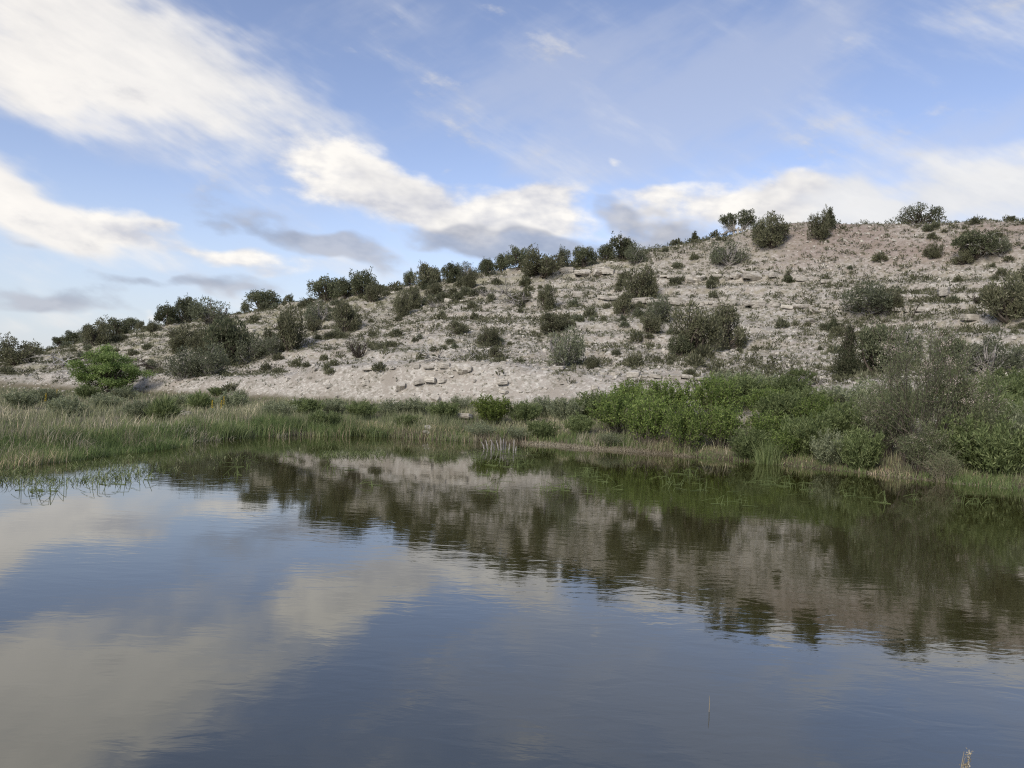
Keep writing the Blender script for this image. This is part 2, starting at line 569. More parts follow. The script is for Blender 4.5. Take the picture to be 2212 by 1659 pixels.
def rock_material():
    m, g, out = new_mat('pale limestone')
    geo = g.n.new('ShaderNodeNewGeometry')
    oi = g.n.new('ShaderNodeObjectInfo')
    P = geo.outputs['Position']
    nz = g.noise(P, 3.0, 6, 0.65)
    st = g.noise(g.mapping(P, scale=(1, 1, 9)), 2.0, 5, 0.6)
    col = g.mix(g.ramp01(nz, 0.3, 0.7), (0.33, 0.30, 0.25), (0.54, 0.50, 0.425))
    col = g.mix(g.math('MULTIPLY', g.ramp01(st, 0.5, 0.68), 0.5), col, (0.24, 0.20, 0.16))
    col = g.scale(col, g.math('ADD', g.math('MULTIPLY', oi.outputs['Random'], 0.3), 0.82))
    principled(g, out, col, 0.92, g.math('ADD', nz, st), 0.06, 0.1)
    return m


def water_material():
    m, g, out = new_mat('pond water')
    geo = g.n.new('ShaderNodeNewGeometry')
    P = geo.outputs['Position']
    v1 = g.mapping(P, rot=(0, 0, math.radians(12)), scale=(0.55, 1.25, 1))
    v2 = g.mapping(P, rot=(0, 0, math.radians(-24)), scale=(0.6, 1.2, 1))
    a = g.noise(v1, 3.4, 3, 0.5, 0.6)
    b = g.noise(v2, 7.5, 3, 0.5, 0.4)
    c = g.noise(v1, 0.9, 2, 0.5)
    calm = g.ramp01(g.noise(g.mapping(P, scale=(0.5, 1, 1)), 0.16, 3, 0.55), 0.36, 0.62)
    sep = g.n.new('ShaderNodeSeparateXYZ')
    g.l.new(P, sep.inputs[0])
    lee = g.ramp01(sep.outputs[1], 30, 13)           # the far shore lies in the lee of its bank
    k = g.math('ADD', g.math('MULTIPLY', calm, 0.75), 0.25)
    k = g.math('MULTIPLY', k, g.math('ADD', g.math('MULTIPLY', lee, 0.85), 0.15))
    h = g.math('ADD', g.math('MULTIPLY', a, 1.0), g.math('MULTIPLY', b, 0.38))
    h = g.math('ADD', h, g.math('MULTIPLY', c, 0.9))
    h = g.math('MULTIPLY', h, k)
    body = g.mix(g.noise(P, 0.2, 3, 0.5), (0.026, 0.022, 0.006), (0.030, 0.030, 0.007))
    p = principled(g, out, body, 0.03, h, WAVE, 0.5)
    p.inputs['IOR'].default_value = WATER_IOR
    return m


WAVE = 0.0022
WATER_IOR = 2.15

M = {}
M['ground'] = ground_material()
M['rock'] = rock_material()
M['water'] = water_material()
M['juniper'] = foliage_mat('juniper foliage', [(0, (0.073, 0.083, 0.047)), (0.5, (0.131, 0.145, 0.083)), (0.85, (0.183, 0.193, 0.114)), (1, (0.277, 0.259, 0.173))], 0.35)
M['olive'] = foliage_mat('olive shrub foliage', [(0, (0.097, 0.099, 0.058)), (0.5, (0.165, 0.167, 0.097)), (0.85, (0.220, 0.218, 0.131)), (1, (0.323, 0.296, 0.213))], 0.38)
M['greytwig'] = foliage_mat('grey twiggy foliage', [(0, (0.100, 0.108, 0.068)), (0.5, (0.169, 0.182, 0.113)), (1, (0.268, 0.282, 0.187))], 0.38)
M['sage'] = foliage_mat('grey green sage foliage', [(0, (0.145, 0.167, 0.094)), (0.5, (0.257, 0.283, 0.164)), (1, (0.419, 0.427, 0.274))], 0.42)
M['willow'] = foliage_mat('fresh green foliage', [(0, (0.091, 0.133, 0.037)), (0.5, (0.184, 0.246, 0.070)), (1, (0.317, 0.380, 0.124))], 0.48)
M['lime'] = foliage_mat('yellow green foliage', [(0, (0.094, 0.130, 0.029)), (0.5, (0.165, 0.215, 0.053)), (1, (0.259, 0.308, 0.094))], 0.45)
M['green'] = foliage_mat('mid green foliage', [(0, (0.096, 0.126, 0.050)), (0.5, (0.183, 0.222, 0.090)), (1, (0.307, 0.344, 0.161))], 0.45)
M['tamarisk'] = foliage_mat('feathery tamarisk foliage', [(0, (0.120, 0.144, 0.071)), (0.5, (0.212, 0.242, 0.124)), (1, (0.344, 0.351, 0.205))], 0.42)
M['leafy'] = foliage_mat('mid green broad leaves', [(0, (0.145, 0.224, 0.062)), (0.5, (0.260, 0.350, 0.113)), (1, (0.416, 0.496, 0.204))], 0.45)
M['juniperdark'] = foliage_mat('dark juniper foliage', [(0, (0.040, 0.046, 0.026)), (0.5, (0.074, 0.082, 0.046)), (1, (0.13, 0.125, 0.08))], 0.3)
M['blossom'] = foliage_mat('pale blossom', [(0, (0.400, 0.320, 0.270)), (1, (0.620, 0.540, 0.460))], 0.3, 0.15)
M['yellow'] = foliage_mat('yellow petals', [(0, (0.620, 0.420, 0.030)), (1, (0.780, 0.580, 0.080))], 0.3, 0.1)
M['reed'] = foliage_mat('green reed blades', [(0, (0.073, 0.109, 0.037)), (0.5, (0.150, 0.200, 0.076)), (0.85, (0.250, 0.270, 0.124)), (1, (0.624, 0.470, 0.332))], 0.3, 0.3)
M['meadow'] = foliage_mat('grey green meadow grass', [(0, (0.109, 0.127, 0.062)), (0.45, (0.218, 0.237, 0.123)), (0.8, (0.346, 0.336, 0.200)), (1, (0.692, 0.610, 0.419))], 0.3, 0.3)
M['straw'] = foliage_mat('dry straw', [(0, (0.200, 0.165, 0.110)), (0.5, (0.350, 0.300, 0.210)), (1, (0.540, 0.485, 0.360))], 0.25, 0.25)
M['tuft'] = foliage_mat('hillside bunchgrass', [(0, (0.080, 0.086, 0.050)), (0.5, (0.140, 0.145, 0.086)), (1, (0.235, 0.23, 0.155))], 0.3, 0.3)
M['weed'] = foliage_mat('pondweed', [(0, (0.076, 0.102, 0.034)), (0.6, (0.145, 0.178, 0.072)), (1, (0.306, 0.315, 0.170))], 0.2, 0.2)
M['bark'] = bark_mat('shaggy brown bark', (0.055, 0.043, 0.032), (0.15, 0.125, 0.10))
M['deadwood'] = bark_mat('weathered grey deadwood', (0.15, 0.135, 0.12), (0.36, 0.335, 0.30))
M['palewood'] = bark_mat('bleached deadwood', (0.30, 0.275, 0.24), (0.56, 0.53, 0.47))
M['darkwood'] = bark_mat('dark twigs', (0.035, 0.028, 0.022), (0.085, 0.07, 0.055))

# ------------------------------------------------------------------ ground and water
def build_ground():
    u = np.linspace(-0.98, 0.98, 640)
    th = np.arctan(u)
    side = np.linspace(th[-1], math.pi, 40)[1:-1]
    th = np.concatenate([-side[::-1], th, side, [math.pi]])
    r = np.concatenate([np.linspace(0.6, 14, 28), np.arange(14.5, 36, 0.42), np.arange(36, 128, 0.30), np.arange(128, 215, 0.95),
                        np.geomspace(216, 9000, 26)])
    T, R = np.meshgrid(th, r)
    X, Y = R * np.sin(T), R * np.cos(T)
    Z = ground_z(X, Y)
    n, k = X.shape
    V = np.stack([X.ravel(), Y.ravel(), Z.ravel()], 1)
    ids = np.arange(n * k).reshape(n, k)
    ids = np.concatenate([ids, ids[:, :1]], 1)
    Q = np.stack([ids[:-1, :-1], ids[:-1, 1:], ids[1:, 1:], ids[1:, :-1]], -1).reshape(-1, 4)
    # closing fan under the camera
    V = np.concatenate([V, [[0, 0, float(ground_z(np.array([0.0]), np.array([0.01]))[0])]]])
    c = n * k
    F = np.stack([np.full(k, c), ids[0, 1:], ids[0, :-1]], 1)
    me = make_mesh('ground', V, [Q, F], [M['ground']], smooth=True)
    link('ground', me, kind='structure')


build_ground()


def build_water():
    xs = np.linspace(-48, 48, 30)
    ys = np.linspace(-6, 44, 20)
    X, Y = np.meshgrid(xs, ys)
    ids = np.arange(X.size).reshape(X.shape)
    Q = np.stack([ids[:-1, :-1], ids[:-1, 1:], ids[1:, 1:], ids[1:, :-1]], -1).reshape(-1, 4)
    me = make_mesh('pond_water', np.stack([X.ravel(), Y.ravel(), 0 * X.ravel()], 1), [Q], [M['water']], smooth=True)
    link('pond_water', me, kind='structure')


build_water()


# ------------------------------------------------------------------ where things stand
_YS = np.concatenate([np.arange(6, 40, 0.1), np.arange(40, 230, 0.15)])


def spot(px, py):
    """ground point seen in that direction; (x, y, z, distance)"""
    px, py = level(px, py)
    u = (px - CX) / FP
    z = ground_z(u * _YS, _YS)
    p = HY - (z - CAMZ) / _YS * FP
    land = z > 0.0
    hit = np.where(land & (p <= py))[0]
    if len(hit):
        i = hit[0]
    else:
        pp = np.where(land, p, 9999)
        i = int(np.argmin(pp))
    return u * _YS[i], float(_YS[i]), float(z[i]), float(_YS[i])


def on_water(px, py):
    px, py = level(px, py)
    Y = FP * CAMZ / (py - HY)
    return (px - CX) / FP * Y, Y


def gz(x, y):
    return float(ground_z(np.array([x]), np.array([y]))[0])


# ------------------------------------------------------------------ plant building blocks
def unit(v):
    return v / np.maximum(np.linalg.norm(v, axis=-1, keepdims=True), 1e-9)


class Bag:
    """collects polygons of one mesh"""
    def __init__(self):
        self.V, self.F, self.A, self.n = [], {3: [], 4: []}, {3: [], 4: []}, 0

    def add(self, V, F, a=None):
        F = np.asarray(F)
        self.V.append(np.asarray(V, float))
        k = F.shape[1]
        self.F[k].append(F + self.n)
        self.A[k].append(np.full(len(F), 0.5) if a is None else np.asarray(a, float))
        self.n += len(V)

    def mesh(self, name, mats, smooth=False):
        fs, at = [], []
        for k in (3, 4):
            if self.F[k]:
                fs.append(np.concatenate(self.F[k])); at.append(np.concatenate(self.A[k]))
        return make_mesh(name, np.concatenate(self.V), fs, mats, np.concatenate(at), smooth)


def tube(bag, P, R, sides=4):
    P = np.asarray(P, float); R = np.asarray(R, float)
    n = len(P)
    T = unit(np.gradient(P, axis=0))
    ref = np.where(np.abs(T[:, 2:3]) > 0.9, np.array([[1.0, 0, 0]]), np.array([[0, 0, 1.0]]))
    A = unit(np.cross(T, ref)); B = np.cross(T, A)
    ang = np.linspace(0, 2 * math.pi, sides, endpoint=False)
    V = P[:, None] + R[:, None, None] * (np.cos(ang)[None, :, None] * A[:, None] + np.sin(ang)[None, :, None] * B[:, None])
    ids = np.arange(n * sides).reshape(n, sides)
    nx = np.roll(ids, -1, 1)
    Q = np.stack([ids[:-1], nx[:-1], nx[1:], ids[1:]], -1).reshape(-1, 4)
    bag.add(V.reshape(-1, 3), Q)


def leaves(bag, rng, C, D, L, W, a=None):
    """rhombic leaf blades at C pointing along D"""
    n = len(C)
    D = unit(D)
    side = unit(np.cross(D, rng.normal(size=(n, 3))))
    L = L * rng.uniform(0.65, 1.3, (n, 1)); W = W * rng.uniform(0.7, 1.3, (n, 1))
    mid = C + D * L * 0.5
    V = np.stack([C, mid + side * W / 2, C + D * L, mid - side * W / 2], 1).reshape(-1, 3)
    F = np.arange(4 * n).reshape(n, 4)
    bag.add(V, F, rng.random(n) if a is None else a)


def blades(bag, rng, base, H, W, lean, a=None, curl=0.5):
    """grass blades: base (n,3), height (n), width (n), lean (n,2) horizontal tip offset as a share of the height"""
    n = len(base)
    H = H[:, None]; W = W[:, None]
    an = rng.uniform(0, math.pi, n)
    s = np.stack([np.cos(an), np.sin(an), 0 * an], 1) * W / 2
    off = np.concatenate([lean, np.zeros((n, 1))], 1) * H
    up = np.array([[0, 0, 1.0]])
    m = base + off * 0.32 + up * H * 0.55
    t = base + off + up * H * np.clip(1 - curl * np.linalg.norm(lean, axis=1, keepdims=True) ** 2, 0.15, 1)
    V = np.stack([base - s, base + s, m + s * 0.8, m - s * 0.8, t], 1).reshape(-1, 3)
    i = np.arange(n) * 5
    if a is None:
        a = rng.random(n)
    bag.add(V, np.stack([i, i + 1, i + 2, i + 3], 1), a)
    k = bag.n - len(V)
    bag.F[3].append(np.stack([i + 3, i + 2, i + 4], 1) + k)
    bag.A[3].append(np.asarray(a, float))


def crooked(rng, p, d, length, n=5, crook=0.25, up=0.0):
    P = [np.array(p, float)]
    d = unit(np.array(d, float))
    for _ in range(n - 1):
        d = unit(d + rng.normal(size=3) * crook + np.array([0, 0, up]))
        P.append(P[-1] + d * length / (n - 1))
    return np.array(P)


def limb(bag, rng, p, d, length, rad, depth, tips, crook=0.25, up=0.1, kids=3, spread=0.8, sides=4, shrink=0.62):
    P = crooked(rng, p, d, length, 5, crook, up)
    R = np.linspace(rad, rad * 0.42, 5)
    tube(bag, P, R, sides if depth > 0 else 3)
    tips.append(P)
    if depth > 0:
        for _ in range(kids):
            k = rng.integers(1, 5)
            dd = unit(unit(P[k] - P[k - 1]) + rng.normal(size=3) * spread)
            limb(bag, rng, P[k], dd, length * shrink * rng.uniform(0.7, 1.2), R[k] * 0.62, depth - 1, tips, crook, up, kids, spread, sides, shrink)


def lobes_crown(bag, rng, lobes, n, L, W, upb=0.7, shell=0.5):
    lob = np.array(lobes)
    w = lob[:, 3] * lob[:, 3] * lob[:, 4]
    k = rng.choice(len(lob), n, p=w / w.sum())
    o = unit(rng.normal(size=(n, 3)))
    r = (shell + (1 - shell) * rng.random(n)) * rng.choice([1, 1, 1, 1.18], n)
    C = lob[k, :3] + o * r[:, None] * np.stack([lob[k, 3], lob[k, 3], lob[k, 4]], 1)
    D = o * 0.7 + np.array([0, 0, upb]) + rng.normal(size=(n, 3)) * 0.45
    C[:, 2] = np.maximum(C[:, 2], 0.03)
    leaves(bag, rng, C, D, L, W)


def juniper(seed, H=2.6, W=2.8, shape='round', n=3600, mat='juniper', nl=20, bare=0.18, stems=6, wood='bark', L=0.17, leafw=0.075):
    rng = np.random.default_rng(seed)
    lob = []
    for i in range(nl):
        a = rng.uniform(0, 2 * math.pi)
        if shape == 'cone':
            z = H * (0.08 + 0.85 * rng.random() ** 1.2)
            rr = W / 2 * (1 - z / H) * 0.85 * math.sqrt(rng.random())
            s = W * (0.055 + 0.14 * (1 - z / H)); sz = s * 1.6
        elif shape == 'spread':
            rr = W / 2 * 0.86 * math.sqrt(rng.random())
            top = H * (1 - 0.66 * (2 * rr / W) ** 0.9)
            z = top * rng.uniform(0.12, 0.95)
            s = W * rng.uniform(0.04, 0.075); sz = s * rng.uniform(0.9, 1.9)
        else:
            rr = W / 2 * 0.78 * math.sqrt(rng.random())
            top = H * math.sqrt(max(0.05, 1 - (2 * rr / W) ** 2 * 0.75))
            z = top * rng.uniform(0.12 + bare * 0.7, 0.86)
            s = W * rng.uniform(0.085, 0.145); sz = s * rng.uniform(1.0, 1.6)
        lob.append((rr * math.cos(a), rr * math.sin(a), z, s, sz))
    if shape != 'spread':                      # upright sprays that break the outline
        for i in range(int(nl * 0.8)):
            b = lob[rng.integers(len(lob))]
            lob.append((b[0] + rng.normal() * b[3] * 0.6, b[1] + rng.normal() * b[3] * 0.6, min(b[2] + b[4] * rng.uniform(0.5, 1.25), H * 1.02), b[3] * 0.36, b[4] * 0.72))
    bag = Bag()
    lobes_crown(bag, rng, lob, n, L, leafw, 0.75)
    tb = Bag()
    for i in range(stems):
        l = lob[rng.integers(nl)]
        p = np.array([rng.normal() * 0.1 * W * 0.3, rng.normal() * 0.1 * W * 0.3, -0.12])
        e = np.array(l[:3]); mid = (p + e) / 2 + rng.normal(size=3) * 0.12 * W
        mid[2] = max(mid[2], 0.1)
        t = np.linspace(0, 1, 6)[:, None]
        P = (1 - t) ** 2 * p + 2 * t * (1 - t) * mid + t * t * e
        tube(tb, P, np.linspace(0.085, 0.02, 6), 6)
    for l in lob:                              # each spray hangs on its own branch
        b = lob[rng.integers(len(lob))]
        root = np.array([l[0] * 0.35, l[1] * 0.35, l[2] * 0.45])
        tube(tb, crooked(rng, root, np.array(l[:3]) - root, np.linalg.norm(np.array(l[:3]) - root), 4, 0.12), np.linspace(0.035, 0.01, 4), 4)
    return tb.mesh('trunk', [M[wood]], True), bag.mesh('crown', [M[mat]]), H, W


def twig_shrub(seed, H=1.2, W=1.5, stems=40, mat='sage', wood='deadwood', n=2600, L=0.07, leafw=0.025, lo=0.3, tw=4, rad=0.012, droop=0.0, ball=0.5, extra=None, up=0.25):
    """many stems fanning from the root, twigs, small leaves along them"""
    rng = np.random.default_rng(seed)
    tb, lb = Bag(), Bag()
    seg = []
    for i in range(stems):
        a = rng.uniform(0, 2 * math.pi)
        t = math.sqrt(rng.random())
        hx = t * W / 2 * 0.9
        hz = H * math.sqrt(max(0.08, 1 - ball * t * t)) * rng.uniform(0.68, 1.0)
        p = np.array([math.cos(a) * 0.12 * W * t, math.sin(a) * 0.12 * W * t, -0.08])
        e = np.array([math.cos(a) * hx, math.sin(a) * hx, hz])
        mid = (p + e) / 2 + np.array([0, 0, H * (0.12 - 0.2 * t)]) * (1 - droop) + rng.normal(size=3) * 0.05 * W
        s = np.linspace(0, 1, 6)[:, None]
        P = (1 - s) ** 2 * p + 2 * s * (1 - s) * mid + s * s * e
        P[1:] += rng.normal(size=(5, 3)) * 0.02 * H
        if droop:
            P[:, 2] -= droop * H * 0.35 * (s[:, 0] ** 3)
        P[:, 2] = np.maximum(P[:, 2], -0.08)
        tube(tb, P, np.linspace(rad, rad * 0.3, 6), 3)
        seg.append(P)
        for j in range(tw):
            k = rng.integers(2, 6)
            d = unit(unit(P[k] - P[k - 1]) + rng.normal(size=3) * 0.6 + np.array([0, 0, up]))
            Q = crooked(rng, P[k], d, H * rng.uniform(0.12, 0.26), 3, 0.2, up * 0.5 - droop * 0.4)
            Q[:, 2] = np.maximum(Q[:, 2], 0.0)
            tube(tb, Q, np.linspace(rad * 0.45, rad * 0.2, 3), 3)
            seg.append(Q)
    if n:
        segs = [(P[k], P[k + 1]) for P in seg for k in range(len(P) - 1) if P[k][2] > lo * H * 0.5]
        A = np.array([s[0] for s in segs]); B = np.array([s[1] for s in segs])
        w = np.linalg.norm(B - A, axis=1) * (0.2 + np.clip((A[:, 2] - lo * H * 0.4) / (H * 0.4), 0, 1))
        k = rng.choice(len(A), n, p=w / w.sum())
        t = rng.random((n, 1))
        C = A[k] + (B[k] - A[k]) * t + rng.normal(size=(n, 3)) * 0.022 * H
        C[:, 2] = np.maximum(C[:, 2], 0.02)
        D = unit(B[k] - A[k]) + rng.normal(size=(n, 3)) * 0.65 + np.array([0, 0, 0.25 - droop])
        leaves(lb, rng, C, D, L, leafw)
    ex = None
    if extra:
        emat, en, es = extra
        eb = Bag()
        tips = np.array([P[-1] for P in seg if P[-1][2] > 0.5 * H])
        c = tips[rng.integers(len(tips), size=en)]
        for q in c:
            m = rng.integers(14, 34)
            C = q + rng.normal(size=(m, 3)) * es * np.array([1, 1, 0.8])
            leaves(eb, rng, C, rng.normal(size=(m, 3)) + np.array([0, 0, 0.3]), es * 0.55, es * 0.3)
        ex = eb.mesh('blossom', [M[emat]])
    return tb.mesh('stems', [M[wood]]), (lb.mesh('foliage', [M[mat]]) if n else None), H, W, ex


def deadwood(seed, kind='bush', wood='deadwood', H=1.2, W=1.6):
    """bare weathered wood: a standing bush skeleton, or a toppled crown lying on its side"""
    rng = np.random.default_rng(seed)
    tb, tips = Bag(), []
    if kind == 'bush':
        for i in range(13):
            a = rng.uniform(0, 2 * math.pi)
            d = np.array([math.cos(a) * 0.75, math.sin(a) * 0.75, rng.uniform(0.5, 1.1)])
            limb(tb, rng, (0, 0, -0.05), d, H * rng.uniform(0.6, 0.85), 0.032, 2, tips, 0.2, 0.08, 3, 0.55, 4, 0.5)
    elif kind == 'fallen':
        P = crooked(rng, (W * 0.28, 0, 0.1), (-1, -0.1, 0.28), W * 0.85, 6, 0.12, 0.02)
        tube(tb, P, np.linspace(0.08, 0.025, 6), 5)
        for k in range(1, 6):
            for _ in range(3):
                d = np.array([rng.normal() * 0.7 - 0.2, rng.normal() * 0.6, rng.normal() * 0.6 + 0.1])
                limb(tb, rng, P[k], d, H * rng.uniform(0.4, 0.8), 0.034, 2, tips, 0.25, 0.02, 2, 0.7, 4, 0.6)
        for _ in range(8):
            d = np.array([0.5 + rng.normal() * 0.5, rng.normal() * 0.6, 0.2 + rng.normal() * 0.45])
            limb(tb, rng, P[0], d, H * rng.uniform(0.35, 0.7), 0.04, 1, tips, 0.25, -0.05, 3, 0.6, 4, 0.6)
    else:                                       # a single leaning snag
        limb(tb, rng, (0, 0, -0.1), (0.35, 0, 1), H, 0.035, 2, tips, 0.12, 0.1, 2, 0.5, 5, 0.4)
    me = tb.mesh('dead_wood', [M[wood]], True)
    return me


def dims(*meshes):
    lo = np.full(3, 1e9); hi = -lo
    for me in meshes:
        if me is None:
            continue
        c = np.zeros(len(me.vertices) * 3, np.float32)
        me.vertices.foreach_get('co', c)
        c = c.reshape(-1, 3)
        lo = np.minimum(lo, np.percentile(c, 1, axis=0)); hi = np.maximum(hi, np.percentile(c, 99, axis=0))
    return max(hi[2], 0.05), max(hi[0] - lo[0], hi[1] - lo[1])


def dome_tuft(seed, mat, n=420, H=0.42, W=0.6, spiky=0.5):
    """a small cushion-shaped hillside shrub"""
    rng = np.random.default_rng(seed)
    b = Bag()
    o = unit(rng.normal(size=(n, 3)) + np.array([0, 0, 0.35]))
    o[:, 2] = np.abs(o[:, 2])
    lump = 1 + 0.35 * np.sin(o[:, 0] * 4 + seed) * np.cos(o[:, 1] * 5 + seed * 2)
    r = rng.uniform(0.25, 1, n) ** 0.5 * lump
    C = o * r[:, None] * np.array([W / 2, W / 2, H]) * 0.82
    D = o * 1.0 + np.array([0, 0, spiky]) + rng.normal(size=(n, 3)) * 0.35
    leaves(b, rng, C, D, 0.13, 0.04)
    # woody foot
    for _ in range(7):
        d = np.array([rng.normal() * 0.6, rng.normal() * 0.6, 0.8])
        tube(b, crooked(rng, (0, 0, -0.05), d, H * 0.7, 3, 0.15), np.array([0.02, 0.014, 0.006]), 3)
    return b.mesh('low_shrub', [M[mat]])


def slab_mesh(seed, flat=0.3, sides=9):
    """an irregular weathered block of bedded limestone, about 1 x 0.7 across"""
    rng = np.random.default_rng(seed)
    a = np.linspace(0, 2 * math.pi, sides, endpoint=False) + rng.uniform(-0.5, 0.5, sides) * 2.2 / sides
    rx, ry = 0.5, rng.uniform(0.3, 0.42)
    c = np.stack([np.cos(a), np.sin(a)], 1)
    c = np.sign(c) * np.abs(c) ** 0.8 * rng.uniform(0.68, 1.1, (sides, 1)) * np.array([rx, ry])
    rings = []
    tilt = rng.normal(size=2) * 0.12
    for z, s in ((-0.55, 0.9), (0.0, 1.02), (0.32, 0.98), (0.62, 1.0), (0.95, 0.95), (1.0, 0.84)):
        q = c * s * (1 + rng.normal(size=(sides, 1)) * 0.035)
        zz = z * flat + (q @ tilt) * 0.5 + rng.normal(size=sides) * 0.03 * flat
        rings.append(np.concatenate([q, zz[:, None]], 1))
    V = np.concatenate(rings)
    V = np.concatenate([V, [[0, 0, 1.02 * flat]]])
    n = sides
    F = []
    for k in range(len(rings) - 1):
        for i in range(n):
            j = (i + 1) % n
            F.append((k * n + i, k * n + j, (k + 1) * n + j, (k + 1) * n + i))
    top = (len(rings) - 1) * n
    T = [(top + i, top + (i + 1) % n, len(V) - 1) for i in range(n)]
    return make_mesh('slab', V, [np.array(F), np.array(T)], [M['rock']])


# ------------------------------------------------------------------ placing things
def thing(name, label, cat, group, x, y, z, rz=0.0, scale=(1, 1, 1), parts=(), tilt=(0, 0)):
    """parts: (part name, mesh[, subparts]); one part only -> the thing is that mesh"""
    if len(parts) == 1:
        o = link(name, parts[0][1])
    else:
        o = link(name, None)
        o.empty_display_size = 0.2
        for p in parts:
            link(p[0], p[1], o)
    o.location = (x, y, z)
    o.rotation_euler = (tilt[0], tilt[1], rz)
    o.scale = scale
    o['label'] = label
    o['category'] = cat
    if group:
        o['group'] = group
    return o


def fit(px, py, hpx, wpx, vh, vw, sink=0.06, asp=(0.55, 1.8)):
    """position and scale so that a plant of vh x vw metres fills hpx x wpx where it stands"""
    x, y, z, D = spot(px, py)
    h, w = hpx / FP * D, wpx / FP * D
    sz, sx = h / vh, w / vw
    sx = min(max(sx, sz * asp[0]), sz * asp[1])
    return x, y, z - sink * sz, (sx, sx, sz)


# ------------------------------------------------------------------ junipers
R3 = random.Random(11)
JV = {}
for k, sd in enumerate((1, 2, 3, 4, 5, 6)):
    JV['j%d' % k] = juniper(sd, 2.6, 2.7 + 0.25 * (k % 3), 'round', 4800, 'juniper', 24 + 2 * k, bare=(0.0, 0.1, 0.2)[k % 3])
for k, sd in enumerate((21, 22, 23)):
    JV['o%d' % k] = juniper(sd, 2.2, 2.8, 'round', 5000, 'olive', 30, bare=0.0, L=0.16, leafw=0.06)
for k, sd in enumerate((31, 32)):
    JV['g%d' % k] = juniper(sd, 2.4, 2.6, 'round', 3600, 'greytwig', 30, bare=0.0, stems=16, wood='deadwood', L=0.16, leafw=0.05)
JV['cone'] = juniper(41, 3.0, 2.2, 'cone', 7000, 'juniperdark', 46, L=0.13, leafw=0.055)
JV['cone1'] = juniper(42, 2.4, 1.6, 'cone', 3000, 'juniper', 22)
JV['spread'] = juniper(43, 2.4, 4.2, 'spread', 3600, 'juniper', 60, stems=10, L=0.15, leafw=0.06)

CREST = 'junipers along the hill crest'
SLOPE = 'dark bushes on the hill slope'
ROW = 'dark green juniper in the row along the sloping hill crest'
GULLY = 'grey-green bush crowded into the gully behind the bright green tree'
